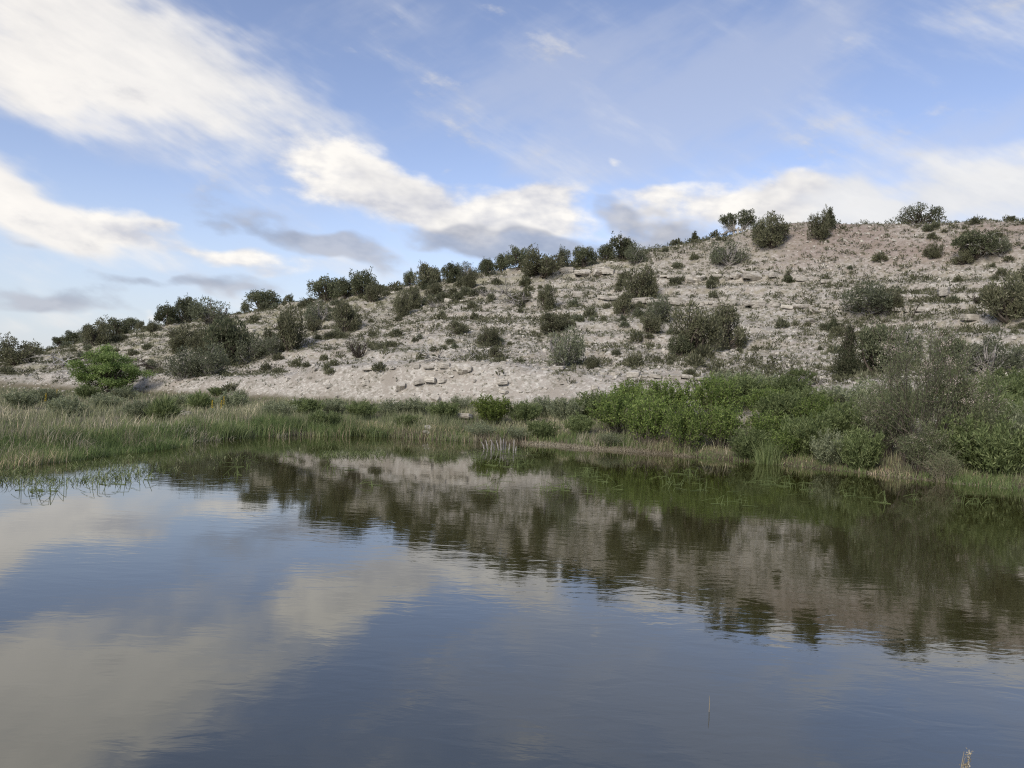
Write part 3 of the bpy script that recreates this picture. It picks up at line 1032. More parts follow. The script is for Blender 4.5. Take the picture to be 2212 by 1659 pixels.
# px, py of the foot, height, width, variant, label, group
JUN = [
    (35, 788, 62, 96, 'o0', 'wide olive juniper at the low end of the hill, apart from the crest row', CREST),
    (128, 744, 22, 36, 'j1', 'low juniper at the bottom end of the crest row', CREST),
    (163, 738, 32, 52, 'j0', 'low twin juniper next up from the bottom of the crest row', CREST),
    (190, 742, 44, 44, 'g0', 'thin grey juniper above the bright green tree', CREST), (212, 745, 58, 62, 'o1', 'bushy olive juniper above the bright green tree', CREST),
    (250, 726, 44, 58, 'j4', 'dark juniper just uphill of the bright green tree', CREST), (283, 710, 32, 36, 'j2', 'small juniper before the gap in the lower crest row', CREST),
    (305, 712, 18, 26, 'o2', 'tiny olive juniper in the gap of the lower crest row', CREST), (330, 716, 24, 30, 'o0', 'squat olive juniper below the dense crest clump', CREST),
    (362, 702, 48, 62, 'j0', 'leftmost-reaching round juniper of the dense crest clump above the bright green tree', CREST),
    (405, 697, 58, 52, 'j3', 'tall juniper standing inside the dense crest clump', CREST),
    (455, 697, 60, 92, 'g1', 'broad twiggy grey juniper ending the dense crest clump', CREST),
    (530, 667, 24, 22, 'j5', 'small upright juniper touching the lone round one on the crest', CREST),
    (567, 670, 46, 82, 'j2', 'lone broad round-headed juniper on the crest', CREST),
    (672, 655, 14, 22, 'o1', 'tiny dark bush on the crest between two juniper clumps', CREST),
    (706, 648, 54, 78, 'j1', 'round juniper with open lower trunk, larger of a crest pair', CREST),
    (748, 643, 48, 50, 'j0', 'juniper wedged between two larger ones on the crest', CREST),
    (784, 640, 60, 66, 'j4', 'tall two-headed juniper with a pale leaning limb on the crest', CREST),
    (805, 652, 40, 36, 'o1', 'small olive bush below the two-headed crest juniper', SLOPE),
    (884, 618, 36, 32, 'j5', 'small juniper leading the upper crest row', CREST), (934, 600, 36, 36, 'j1', 'round-topped juniper peeping over a wider one on the crest', CREST),
    (918, 624, 52, 70, 'o2', 'dense rounded juniper standing before a taller round-topped one', CREST),
    (972, 610, 42, 44, 'j3', 'dark pointed juniper between round-topped one and grey one', CREST), (1004, 602, 42, 52, 'g1', 'grey twiggy juniper in the upper crest row', CREST),
    (1014, 624, 36, 36, 'o1', 'small grey-green bush standing just below the crest row', SLOPE),
    (1050, 596, 42, 38, 'j2', 'upright juniper alone between grey one and double-headed one', CREST),
    (1086, 582, 42, 48, 'j0', 'dark juniper joined to the double-headed one', CREST), (1118, 580, 52, 58, 'j4', 'dark double-headed juniper behind a broad olive one on the crest', CREST),
    (1170, 600, 60, 108, 'o0', 'broad olive juniper, widest bush on the crest', CREST),
    (1216, 577, 42, 32, 'j5', 'narrow juniper rising behind the broad olive one', CREST),
    (1260, 577, 48, 58, 'j1', 'separate dark juniper with three pointed tops on the crest', CREST),
    (1308, 562, 36, 38, 'j3', 'smaller juniper beside the big domed crest juniper', CREST),
    (1347, 564, 60, 66, 'j0', 'big dark domed juniper on the crest beside grassy saddle', CREST),
    (1375, 568, 44, 58, 'g0', 'half-bare grey juniper leaning on the big domed one', CREST),
    (1500, 524, 26, 26, 'cone1', 'single small juniper alone on the grassy skyline', CREST),
    (1640, 520, 46, 36, 'j5', 'pointed juniper beside the gnarled white-trunked tree', CREST),
    (1665, 535, 66, 78, 'o1', 'large rounded olive juniper just under the hilltop', SLOPE),
    (1572, 572, 52, 76, 'g1', 'twiggy grey-green juniper below the gnarled white-trunked tree', SLOPE),
    (1770, 516, 56, 46, 'o0', 'bushy olive juniper in front of a pointed one at the hilltop', SLOPE),
    (1793, 494, 48, 36, 'cone1', 'pointed dark juniper of a pair at the hilltop', CREST),
    (1986, 482, 54, 100, 'spread', 'wide spiky juniper with spreading limbs on the hilltop', CREST),
    (2184, 472, 14, 22, 'j0', 'small dark bush on the hilltop skyline past the spiky juniper', CREST),
    # on the slope
    (2108, 562, 64, 100, 'j1', 'dark juniper tangled with bleached dead limbs high on the slope', SLOPE),
    (2160, 558, 44, 50, 'g0', 'grey bush behind bleached dead limbs high on the slope', SLOPE),
    (2082, 572, 34, 46, 'o2', 'yellow-olive bush at the foot of the dark juniper with dead limbs', SLOPE),
    (2176, 690, 108, 120, 'o1', 'large olive juniper on the stony slope under dead limbs', SLOPE),
    (2225, 670, 100, 90, 'o2', 'olive juniper crowding the large one on the stony slope', SLOPE),
    (1880, 676, 66, 112, 'g1', 'broad grey-green bush on the line of the rock ledge', SLOPE),
    (1928, 672, 38, 42, 'o0', 'small olive bush beside the broad grey-green one on the ledge', SLOPE),
    (1833, 812, 118, 68, 'cone', 'dense dark cone-shaped juniper low on the slope', SLOPE),
    (1897, 808, 118, 96, 'j3', 'tall shaggy juniper behind the tamarisk blossom', SLOPE),
    (1950, 800, 108, 80, 'g0', 'grey half-bare juniper behind the tamarisk blossom', SLOPE),
    (2130, 806, 92, 130, 'g1', 'wide dark thorny bush with grey bare twigs behind the tamarisk', SLOPE),
    (2050, 790, 70, 70, 'j1', 'dark juniper half hidden behind the tamarisk', SLOPE),
    (1383, 645, 66, 74, 'o0', 'rounded olive bush on the slope below the saddle', SLOPE),
    (1350, 682, 42, 50, 'o2', 'low olive bush beneath the rounded one below the saddle', SLOPE),
    (1422, 694, 56, 56, 'g0', 'thin twiggy bush above the side gully', SLOPE),
    (1408, 720, 40, 52, 'o1', 'olive bush in the head of the side gully', SLOPE),
    (1500, 762, 98, 96, 'o1', 'large dark olive bush, one of a mid-slope clump', SLOPE),
    (1565, 755, 82, 84, 'o2', 'wide-spreading olive bush, one of a mid-slope clump', SLOPE),
    (1470, 770, 46, 50, 'j4', 'low dark bush at the foot of the mid-slope clump', SLOPE),
    (1182, 668, 52, 38, 'o1', 'slim olive bush beside the toppled dead tree', SLOPE),
    (1190, 718, 36, 74, 'o2', 'low spreading olive bush above a grey feathery one', SLOPE),
    (1218, 790, 84, 84, 'g1', 'feathery grey-green bush at the top of the bare bluff', SLOPE),
    (1056, 748, 40, 48, 'o0', 'ragged olive bush above the bare bluff', SLOPE),
    (1068, 773, 20, 34, 'o2', 'flat olive cushion bush on the edge of the bare bluff', SLOPE),
    (1280, 796, 24, 36, 'o1', 'round olive cushion bush on the brow of the bluff', SLOPE),
    (985, 722, 24, 50, 'o2', 'low olive bush above the bleached fallen tree', SLOPE),
    (400, 752, 46, 78, 'o0', 'olive bush at the top of the gully mass', SLOPE), (440, 768, 58, 66, 'o1', 'grey bush in the upper gully mass', SLOPE), (398, 818, 70, 72, 'g1', 'spreading grey bush at the mouth of the gully', SLOPE),
    (490, 786, 100, 90, 'j1', 'large dark juniper in the middle of the gully', SLOPE), (450, 812, 70, 80, 'g0', 'grey bush in front of the large dark gully juniper', SLOPE),
    (540, 782, 66, 70, 'g1', 'grey bush on the uphill side of the large gully juniper', SLOPE), (590, 772, 50, 56, 'g0', 'low grey bush beside the tall olive gully juniper', SLOPE),
    (627, 757, 92, 66, 'o1', 'tall olive juniper on the gully side, darkest at its foot', SLOPE),
    (688, 700, 52, 58, 'g1', 'grey bush above the gully under the crest pair of junipers', SLOPE),
    (676, 716, 30, 32, 'o0', 'small olive bush above the gully', SLOPE),
    (744, 722, 58, 60, 'o2', 'olive bush on the brow above the leafless dark bush', SLOPE),
    (868, 684, 52, 38, 'o1', 'upright olive bush of a pair below the crest', SLOPE), (890, 668, 46, 40, 'o0', 'taller olive bush of a pair below the crest', SLOPE),
    (941, 642, 26, 42, 'o2', 'round olive bush just under the crest grass', SLOPE),
    (1700, 612, 24, 24, 'cone1', 'small juniper seedling among the ledge blocks', SLOPE),
    (1800, 715, 28, 26, 'cone1', 'small upright juniper above the cone-shaped one', SLOPE),
    (2015, 560, 30, 36, 'o1', 'small green-grey bush on the ochre scree', SLOPE),
    (2205, 800, 60, 60, 'g0', 'grey bush beside the wide dark thorny one', SLOPE),
]
for i, (px, py, h, w, var, label, grp) in enumerate(JUN):
    tm, cm, vh, vw = JV[var]
    label = label.replace('leftmost-reaching round', 'low round')
    k = 1.18 if grp == SLOPE else 1.05
    if (px > 1800 and py > 780) or px > 2050:
        k = 1.0
    if 'gully' in label:
        k = 1.15
    x, y, z, sc = fit(px, py, h * k, w * k, vh * 1.04, vw)
    nm = 'juniper_tree' if var[0] in 'jcs' else 'slope_shrub'
    thing(nm, label, 'juniper' if nm == 'juniper_tree' else 'shrub', grp, x, y, z, R3.uniform(0, 6.28), sc, (('trunk', tm), ('crown', cm)))

# the gnarled tree with bleached trunk and two heads
def gnarled():
    rng = np.random.default_rng(77)
    tb, cb, db, tips = Bag(), Bag(), Bag(), []
    lob = []
    for (cx, cz, r, hh, k) in ((-0.8, 1.45, 0.9, 0.95, 24), (0.65, 1.75, 0.95, 1.25, 30)):
        for i in range(k):
            o = unit(rng.normal(size=3)) * rng.uniform(0.35, 0.85)
            lob.append((cx + o[0] * r, o[1] * r * 0.8, cz + o[2] * hh * 0.8, 0.2, 0.27))
    lobes_crown(cb, rng, lob, 4600, 0.15, 0.065, 0.5)
    for l in lob:
        a = 1.0 if l[0] > -0.1 else -1.0
        root = np.array([0.3 * a, 0.0, 0.4])
        e = np.array(l[:3])
        P = np.stack([root, root * 0.5 + e * 0.5 + np.array([0.12 * a, 0, 0.1]) + rng.normal(size=3) * 0.1, e])
        tube(tb, P, np.array([0.06, 0.04, 0.015]), 5)
    for a in (-0.5, 0.15, 0.5):
        tube(tb, crooked(rng, (a * 0.4, 0, -0.15), (a, 0.1, 1.0), 1.0, 5, 0.18), np.linspace(0.16, 0.07, 5), 7)
    for i in range(24):                       # bare pale limbs splayed low to either side
        s = -1 if i < 14 else 1
        d = np.array([s * rng.uniform(0.8, 1.2), rng.normal() * 0.4, rng.uniform(-0.15, 0.45)])
        limb(db, rng, (0.1 * s, 0, 0.35 + 0.2 * rng.random()), d, rng.uniform(0.9, 1.5), 0.04, 2, tips, 0.2, -0.02, 3, 0.5, 4, 0.5)
    return tb.mesh('trunk', [M['palewood']], True), cb.mesh('crown', [M['juniper']]), db.mesh('dead_limbs', [M['palewood']], True)


gt, gc, gd = gnarled()
x, y, z, sc = fit(1594, 504, 62, 84, 3.0, 3.3)
thing('juniper_tree', 'gnarled juniper with bleached splayed trunk and two leafy heads near hilltop', 'juniper', CREST, x, y, z, 0.0, sc,
      (('trunk', gt), ('crown', gc), ('dead_limbs', gd)))

# ------------------------------------------------------------------ dead wood
DW = [(775, 773, 56, 76, 'bush', 'darkwood', 'leafless dark bush skeleton on the brow of the bluff', 'dead_bush'),
      (950, 778, 54, 100, 'fallen', 'palewood', 'bleached fallen tree with tangled limbs on the bluff top', 'dead_tree'),
      (1112, 655, 56, 100, 'fallen', 'deadwood', 'toppled grey dead tree with raised limbs below the crest row', 'dead_tree'),
      (140, 792, 48, 110, 'fallen', 'palewood', 'bleached dead limb lying behind the bright green tree', 'dead_tree'),
      (2140, 562, 52, 90, 'fallen', 'palewood', 'bleached dead limbs tangled in a dark juniper high on the slope', 'dead_tree'),
      (1745, 838, 52, 90, 'fallen', 'deadwood', 'grey fallen trunk with broken roots at the foot of the slope', 'dead_tree'),
      (1965, 690, 48, 24, 'snag', 'darkwood', 'thin dark leaning snag above the tamarisk', 'dead_snag'),
      (330, 800, 34, 80, 'fallen', 'darkwood', 'dark fallen branches beside the bright green tree', 'dead_tree'),
      (2112, 655, 26, 60, 'fallen', 'darkwood', 'dark broken branches on the stony slope', 'dead_tree'),
      (1990, 488, 18, 60, 'fallen', 'palewood', 'pale dead branch under the spiky hilltop juniper', 'dead_tree'),
      (2120, 800, 70, 90, 'bush', 'deadwood', 'bare grey twigs standing in the wide dark thorny bush', 'dead_bush'),
      (1050, 640, 20, 50, 'bush', 'deadwood', 'low bare grey bush just below the crest', 'dead_bush'),
      (940, 665, 22, 44, 'bush', 'deadwood', 'small bare grey bush on the grassy brow', 'dead_bush')]
for i, (px, py, h, w, kind, wood, label, nm) in enumerate(DW):
    me = deadwood(200 + i, kind, wood)
    vh, vw = dims(me)
    x, y, z, sc = fit(px, py, h, w, vh, vw)
    thing(nm, label, 'dead tree' if nm != 'dead_bush' else 'dead bush', None, x, y, z, 0.0, sc, ((nm, me),))

# ------------------------------------------------------------------ bright green tree at the foot of the hill
def broadleaf():
    rng = np.random.default_rng(91)
    tb, cb, tips = Bag(), Bag(), []
    for a, l in ((-0.5, 1.9), (0.05, 2.2), (0.55, 1.9), (-0.2, 1.7), (0.3, 1.8)):
        d = np.array([a, rng.normal() * 0.4, 1.0])
        limb(tb, rng, (a * 0.15, 0, -0.1), d, l, 0.075, 2, tips, 0.16, 0.06, 4, 0.7, 6, 0.55)
    lob = []
    for i in range(84):
        o = unit(rng.normal(size=3)); r = rng.random() ** 0.4
        p = np.array([o[0] * 1.95, o[1] * 1.8, 2.05 + o[2] * (1.35 if o[2] > 0 else 1.4)])
        p[0] *= r; p[1] *= r; p[2] = 2.05 + (p[2] - 2.05) * r
        p[2] -= 0.22 + 0.16 * abs(p[0])
        lob.append((p[0], p[1], p[2], rng.uniform(0.3, 0.5), rng.uniform(0.18, 0.32)))
    lob.append((2.5, 0, 1.55, 0.35, 0.2)); lob.append((2.15, 0.1, 1.5, 0.4, 0.25))
    lobes_crown(cb, rng, lob, 17000, 0.12, 0.055, 0.1, 0.15)
    for l in lob:
        root = np.array([l[0] * 0.3, l[1] * 0.3, l[2] * 0.5])
        tube(tb, crooked(rng, root, np.array(l[:3]) - root, np.linalg.norm(np.array(l[:3]) - root), 4, 0.12), np.linspace(0.03, 0.008, 4), 4)
    return tb.mesh('trunk', [M['darkwood']], True), cb.mesh('crown', [M['leafy']])


bt, bc = broadleaf()
x, y, z, sc = fit(232, 854, 116, 158, 3.5, 4.3, 0.02)
thing('leafy_tree', 'bright green spreading tree with short dark forked trunk at hill foot', 'tree', None, x, y, z, 0.0, sc, (('trunk', bt), ('crown', bc)))


def slope_zone(x, y, z):
    lx, ly = CX + FP * x / y, HY - FP * (z - CAMZ) / y
    c, s_ = math.cos(ROLL), math.sin(ROLL)
    dx, dy = lx - CX, ly - HY
    px, py = CX + dx * c - dy * s_, HY + dx * s_ + dy * c
    if px < 700:
        return 'near the gully bushes' if px > 350 else 'beyond the bright green tree'
    if py > 786 and px < 1560:
        return 'on the bare bluff'
    if px < 1200:
        if py > 725:
            return 'near the leafless dark bush' if px < 850 else ('around the bleached fallen tree' if px < 1060 else 'beside the feathery grey-green bush')
        return 'under the two-headed crest juniper' if px < 850 else ('under the upper crest row' if px < 1040 else 'around the toppled grey dead tree')
    if py < 545:
        return 'on the upper slope under the hilltop'
    if py < 598:
        return 'just above the ledge of pale blocks'
    if py < 664:
        return 'between the two long rock ledges'
    if py < 730:
        return 'just below the long thin ledge'
    return 'low on the slope above the thicket'


# ------------------------------------------------------------------ rock ledges and loose slabs
SLAB = [slab_mesh(300 + k, f, 7) for k, f in enumerate((0.13, 0.17, 0.2, 0.24, 0.15, 0.3, 0.11, 0.22))]


def put_stone(name, px, py, wpx, k, rz, parent=None, label=None, grp=None, hscale=1.0, tilt=(0, 0), lift=0.3):
    x, y, z, D = spot(px, py)
    w = wpx / FP * D
    kw = {}
    o = link(name, SLAB[k % len(SLAB)], parent)
    o.location = (x, y, z + lift * 0.12 * w)
    o.rotation_euler = (tilt[0], tilt[1], rz)
    o.scale = (w, w, w * hscale)
    if label:
        o['label'] = label; o['category'] = 'rock'
        if grp:
            o['group'] = grp
    return o


LEDGES = [  # polyline in view, stone width range, label
    ([(1190, 592), (1250, 593), (1300, 592), (1440, 602), (1560, 603), (1620, 600), (1700, 606), (1790, 612)], (14, 34), 'upper ledge of pale limestone blocks across the slope below the saddle', 0.9),
    ([(1300, 654), (1400, 658), (1500, 659), (1620, 663), (1760, 668), (1900, 674), (2010, 678)], (16, 40), 'long thin dark-edged rock ledge running across the middle of the slope', 1.0),
    ([(1235, 640), (1300, 648), (1330, 650)], (14, 28), 'short rock ledge below the rounded olive bush', 0.8),
    ([(760, 798), (860, 800), (930, 801), (1000, 800)], (14, 30), 'broken ledge of thin slabs along the top of the bare bluff', 0.75),
    ([(1170, 800), (1240, 806), (1330, 812), (1440, 820), (1560, 828)], (14, 36), 'lower ledge of flat slabs above the green thicket', 0.75),
    ([(880, 655), (960, 652), (1040, 648)], (12, 24), 'small rock ledge under the crest row of junipers', 0.7),
    ([(560, 700), (640, 690)], (12, 22), 'pale stones in a line above the gully bushes', 0.7),
]
for li, (pl, wr, label, dens) in enumerate(LEDGES):
    rr = random.Random(400 + li)
    x, y, z, D = spot(*pl[len(pl) // 2])
    root = link('rock_ledge', None, None, label=label, category='rock ledge', group='rock ledges on the hillside')
    root.location = (x, y, z)
    root.empty_display_size = 0.3
    bpy.context.view_layer.update()
    inv = Matrix.Translation((-x, -y, -z))
    for (a, b) in zip(pl[:-1], pl[1:]):
        px = a[0]
        while px < b[0]:
            w = rr.uniform(*wr)
            t = (px - a[0]) / (b[0] - a[0])
            py = a[1] + (b[1] - a[1]) * t + rr.gauss(0, 2.2)
            if rr.random() < dens:
                o = put_stone('stone', px + w / 2, py, w * 1.15, rr.randrange(8), rr.gauss(0, 0.22), root, hscale=rr.uniform(0.7, 1.2), tilt=(rr.gauss(0, 0.06), rr.gauss(0, 0.05)), lift=0.6)
                o.location = inv @ o.location
            px += w * rr.uniform(0.85, 1.35)

# loose slabs that can be told apart
LOOSE = [(908, 832, 30, 'pale block, first of three set in a row on the bluff face'), (932, 832, 30, 'pale block, middle of three set in a row on the bluff face'),
         (955, 830, 26, 'pale block, last of three set in a row on the bluff face'), (866, 842, 26, 'tilted pale slab standing on edge on the bluff face'),
         (942, 866, 26, 'upright pale slab at the foot of the bluff'), (1000, 812, 34, 'broad pale slab below the broken ledge of the bluff'),
         (1086, 836, 28, 'upper of two thin slabs jutting from the bluff'), (1088, 852, 26, 'lower of two thin slabs jutting from the bluff'),
         (1008, 906, 36, 'large white flat-topped boulder in the weeds by the pond'), (922, 940, 18, 'white pointed stone at the water edge'),
         (855, 876, 24, 'white rock half buried in weeds below the bluff'), (1390, 876, 34, 'pale rocks showing above the weeds at the slope foot'),
         (710, 842, 22, 'pale slab low on the left flank of the bluff'), (790, 836, 22, 'small pale slab beside the left flank of the bluff'),
         (545, 720, 20, 'round white boulder above the gully bushes'), (1760, 676, 24, 'flat pale slab by the ledge end, upper one'), (1745, 700, 26, 'flat white slab under the ledge end'),
         (1940, 676, 30, 'pale slab beside the broad grey-green bush'), (2040, 640, 36, 'big pale boulder on the slope beside dark broken branches'), (2096, 694, 36, 'flat white slab below the stony slope junipers'),
         (1264, 594, 24, 'pale block at the start of the upper ledge'), (1290, 595, 24, 'second pale block of the upper ledge'),
         (1572, 605, 20, 'square white block on the upper ledge'), (1592, 604, 20, 'square white block beside another on the upper ledge'), (1632, 608, 28, 'wide white block on the upper ledge'),
         (1512, 606, 26, 'pale rounded block on the upper ledge'), (1490, 612, 18, 'small pale stone under the upper ledge'),
         (640, 872, 30, 'long pale slab sloping down the bluff flank'), (1285, 842, 20, 'pale stone above the thicket'),
         (925, 930, 20, 'grey stone beside the white pointed stone'), (400, 897, 26, 'pale stones in a bare patch among the reeds')]
for i, (px, py, w, label) in enumerate(LOOSE):
    label = label.replace('left flank', 'gully flank')
    rr = random.Random(500 + i)
    big = label.startswith('large')
    edge = 'edge' in label or 'upright' in label or 'pointed' in label
    put_stone('limestone_block', px, py, w, 3 if big else (2, 3, 4, 5, 7)[i % 5], rr.gauss(0, 0.35), None, label, None, 1.5 if edge else (0.8 if big else 1.1), (rr.gauss(0, 0.1) + (0.7 if edge else 0), rr.gauss(0, 0.12)), 1.0)

# stones of the bluff and slope that read one by one: 220 of them, then the scree
rr = random.Random(61)
for i in range(230):
    if i < 90:
        px, py = rr.uniform(560, 1500), rr.uniform(785, 868)
        lab = 'pale stone chip lying on the bare pinkish bluff'
    else:
        px, py = rr.uniform(850, 2212), rr.uniform(560, 790)
        lab = 'pale stone lying among tufts on the open slope'
    q = spot(px, py)
    lab = ('pale stone chip lying ' if i < 90 else 'pale loose stone among tufts ') + slope_zone(q[0], q[1], q[2])
    put_stone('loose_stone', px, py, 5 + 8 * rr.random() ** 2, rr.randrange(8), rr.uniform(0, 6.28), None, lab, 'loose stones on the hillside', rr.uniform(0.8, 1.6), (rr.gauss(0, 0.2), rr.gauss(0, 0.2)), 0.6)


def hill_points(n, rng, lo=0.0, hi=1.0, px0=-300, px1=2650, power=1.0):
    """random points on the hill face; t runs from its foot to its crest"""
    px = rng.uniform(px0, px1, n)
    t = lo + (hi - lo) * rng.random(n) ** power
    Ys, Z, sh = profile(px)
    D = Ys[5] + (Ys[10] - Ys[5]) * t
    X = (px - CX) / FP * D
    return px, t, X, D


def scree():
    rng = np.random.default_rng(71)
    n = 14500
    px, t, X, Y = hill_points(n, rng, -0.02, 1.0)
    keep = fbm2(X / 5, Y / 5, 91, 3) - 0.04 * (t < 0.12) + rng.normal(size=n) * 0.16 > -0.05
    X, Y = X[keep], Y[keep]
    n = len(X)
    Z = ground_z(X, Y)
    s = 0.03 + 0.08 * rng.random(n) ** 3.5 + 0.0005 * Y
    c = np.array([[-1, -1, -1], [1, -1, -1], [1, 1, -1], [-1, 1, -1], [-1, -1, 1], [1, -1, 1], [1, 1, 1], [-1, 1, 1]], float)
    V = c[None] * (1 + rng.normal(size=(n, 8, 3)) * 0.28) * np.stack([s * rng.uniform(0.8, 1.7, n), s, s * rng.uniform(0.3, 0.7, n)], 1)[:, None]
    V[:, 4:, :2] *= 0.8
    a = rng.uniform(0, 2 * math.pi, n)
    ca, sa = np.cos(a)[:, None], np.sin(a)[:, None]
    x = V[..., 0] * ca - V[..., 1] * sa; y = V[..., 0] * sa + V[..., 1] * ca
    z = V[..., 2] + y * 0.35
    V = np.stack([x + X[:, None], y + Y[:, None], z + Z[:, None] + 0.25 * s[:, None]], -1).reshape(-1, 3)
    f = np.array([[0, 3, 2, 1], [4, 5, 6, 7], [0, 1, 5, 4], [1, 2, 6, 5], [2, 3, 7, 6], [3, 0, 4, 7]])
    F = (f[None] + (np.arange(n) * 8)[:, None, None]).reshape(-1, 4)
    link('scree', make_mesh('scree', V, [F], [M['rock']]), kind='stuff', label='pale limestone rubble strewn over the hillside', category='scree')


scree()

# ------------------------------------------------------------------ low cushion shrubs on the slope
TUFTS = [dome_tuft(600 + k, m) for k, m in enumerate(('olive', 'olive', 'greytwig', 'tuft', 'olive', 'tuft'))]
TLAB = {'olive': 'small round olive cushion shrub', 'greytwig': 'small grey-brown twiggy cushion shrub', 'tuft': 'small pale straw-green cushion shrub'}
TM = ('olive', 'olive', 'greytwig', 'tuft', 'olive', 'tuft')
rng = np.random.default_rng(83)
px, t, X, Y = hill_points(1400, rng, 0.1, 0.985, -80, 2300)
P = HY - (ground_z(X, Y) - CAMZ) / Y * FP
dens = fbm2(X / 6, Y / 6, 95, 3) + rng.normal(size=len(X)) * 0.1 - 0.35 * ((px > 620) & (px < 1500) & (P > 785))
order = np.argsort(-dens)[:296]
NAMED = [(575, 800, 24), (498, 848, 30), (722, 790, 20), (640, 792, 22), (662, 794, 20), (705, 802, 20), (820, 800, 30), (714, 812, 22), (700, 780, 20),
         (1500, 790, 40), (1520, 778, 56), (1490, 812, 28), (1548, 820, 34), (1400, 660, 20), (1130, 620, 22), (1020, 668, 22), (1375, 742, 34), (1370, 792, 36), (1900, 665, 24)]
lo_sh = 'low_shrub'
items = [(px[i], None, rng.uniform(12, 29) * (1 if t[i] > 0.3 else 0.9), X[i], Y[i]) for i in order[:296 - len(NAMED)]] + [(a, b, w, None, None) for a, b, w in NAMED]
for i, (a, b, w, xx, yy) in enumerate(items):
    if b is not None:
        xx, yy, zz, D = spot(a, b)
    k = i % 6 if b is None else (0, 1, 4)[i % 3]
    wm = w / FP * yy
    s = wm / 0.62
    thing('low_shrub', (TLAB[TM[k]] if b is None else 'fuller dark green cushion shrub') + ' ' + slope_zone(xx, yy, gz(xx, yy)), 'shrub', 'cushion shrubs on the hillside', xx, yy, gz(xx, yy) - 0.02, rng.uniform(0, 6.28),
          (s * rng.uniform(0.9, 1.25), s * rng.uniform(0.9, 1.25), s * rng.uniform(0.8, 1.2)), (('low_shrub', TUFTS[k]),))


def bunchgrass():
    rng = np.random.default_rng(97)
    b = Bag()
    px, t, X, Y = hill_points(36500, rng, 0.02, 1.03)
    P = HY - (ground_z(X, Y) - CAMZ) / Y * FP
    bare = ((px > 600) & (px < 1560) & (P > 786)) * 0.33
    crest = sstep(t, 0.8, 0.95) * ((px > 500) & (px < 1600)) * 0.25
    keep = fbm2(X / 4, Y / 4, 99, 3) + rng.normal(size=len(X)) * 0.15 - bare + crest > -0.06
    X, Y = X[keep], Y[keep]
    n = len(X)
    m = 9
    Z = ground_z(X, Y)
    h = (0.09 + 0.20 * rng.random(n) ** 1.8) * (0.85 + 0.004 * Y)
    base = np.stack([np.repeat(X, m), np.repeat(Y, m), np.repeat(Z, m) - 0.02], 1)
    base[:, :2] += rng.normal(size=(n * m, 2)) * np.repeat(h, m)[:, None] * 0.30
    H = np.repeat(h, m) * rng.uniform(0.6, 1.2, n * m)
    lean = rng.normal(size=(n * m, 2)) * 0.5
    a = np.clip(np.repeat(rng.random(n), m) * 0.75 + rng.random(n * m) * 0.3, 0, 1)
    blades(b, rng, base, H, np.full(n * m, 0.034) * (0.6 + 0.006 * base[:, 1]), lean, a)
    link('bunchgrass', b.mesh('bunchgrass', [M['tuft']]), kind='stuff', label='sparse pale bunchgrass tufts over the hillside', category='grass')


bunchgrass()


def scrub():
    rng = np.random.default_rng(103)
    b = Bag()
    px, t, X, Y = hill_points(18500, rng, 0.03, 1.0)
    P = HY - (ground_z(X, Y) - CAMZ) / Y * FP
    bare = ((px > 620) & (px < 1500) & (P > 785)) * 0.3
    keep = fbm2(X / 7, Y / 7, 107, 3) + rng.normal(size=len(X)) * 0.2 - bare > -0.02
    X, Y = X[keep], Y[keep]
    n, m = len(X), 24
    Z = ground_z(X, Y)
    r = (0.14 + 0.36 * rng.random(n) ** 2.4) * (0.8 + 0.004 * Y)
    o = unit(rng.normal(size=(n * m, 3)) + np.array([0, 0, 0.35]))
    o[:, 2] = np.abs(o[:, 2])
    rr = np.repeat(r, m)[:, None]
    C = np.stack([np.repeat(X, m), np.repeat(Y, m), np.repeat(Z, m)], 1) + o * rr * rng.uniform(0.3, 1, (n * m, 1)) * np.array([1, 1, 0.95])
    D = o + np.array([0, 0, 0.5]) + rng.normal(size=(n * m, 3)) * 0.4
    a = np.clip(np.repeat(rng.random(n), m) * 0.8 + rng.random(n * m) * 0.3, 0, 1)
    leaves(b, rng, C, D, np.full((n * m, 1), 0.5) * rr + 0.03, np.full((n * m, 1), 0.16) * rr + 0.012, a)
    link('hillside_scrub', b.mesh('hillside_scrub', [M['scrub']]), kind='stuff', label='countless small grey-green scrub tufts dotting the slope', category='scrub')


M['scrub'] = foliage_mat('hillside scrub', [(0, (0.060, 0.062, 0.036)), (0.5, (0.105, 0.108, 0.060)), (1, (0.17, 0.165, 0.105))], 0.2, 0.3)
scrub()


# ------------------------------------------------------------------ grasses and reeds beside the pond
def bank_points(n, rng, px0, px1, s0, s1, power=1.0, frac=None):
    """points by distance s behind the water line; frac: as a share of the way to the hill foot"""
    px = rng.uniform(px0, px1, n)
    Ys, Z, sh = profile(px)
    q = rng.random(n) ** power
    if frac:
        D = sh + (Ys[5] - sh) * (frac[0] + (frac[1] - frac[0]) * q)
    else:
        D = sh + s0 + (s1 - s0) * q
    X = (px - CX) / FP * D
    return px, X, D


def clumped(X, Y, rng, seed, sc=1.2, thr=0.0, noise=0.12):
    return fbm2(X / sc, Y / sc, seed, 3) + rng.normal(size=len(X)) * noise > thr


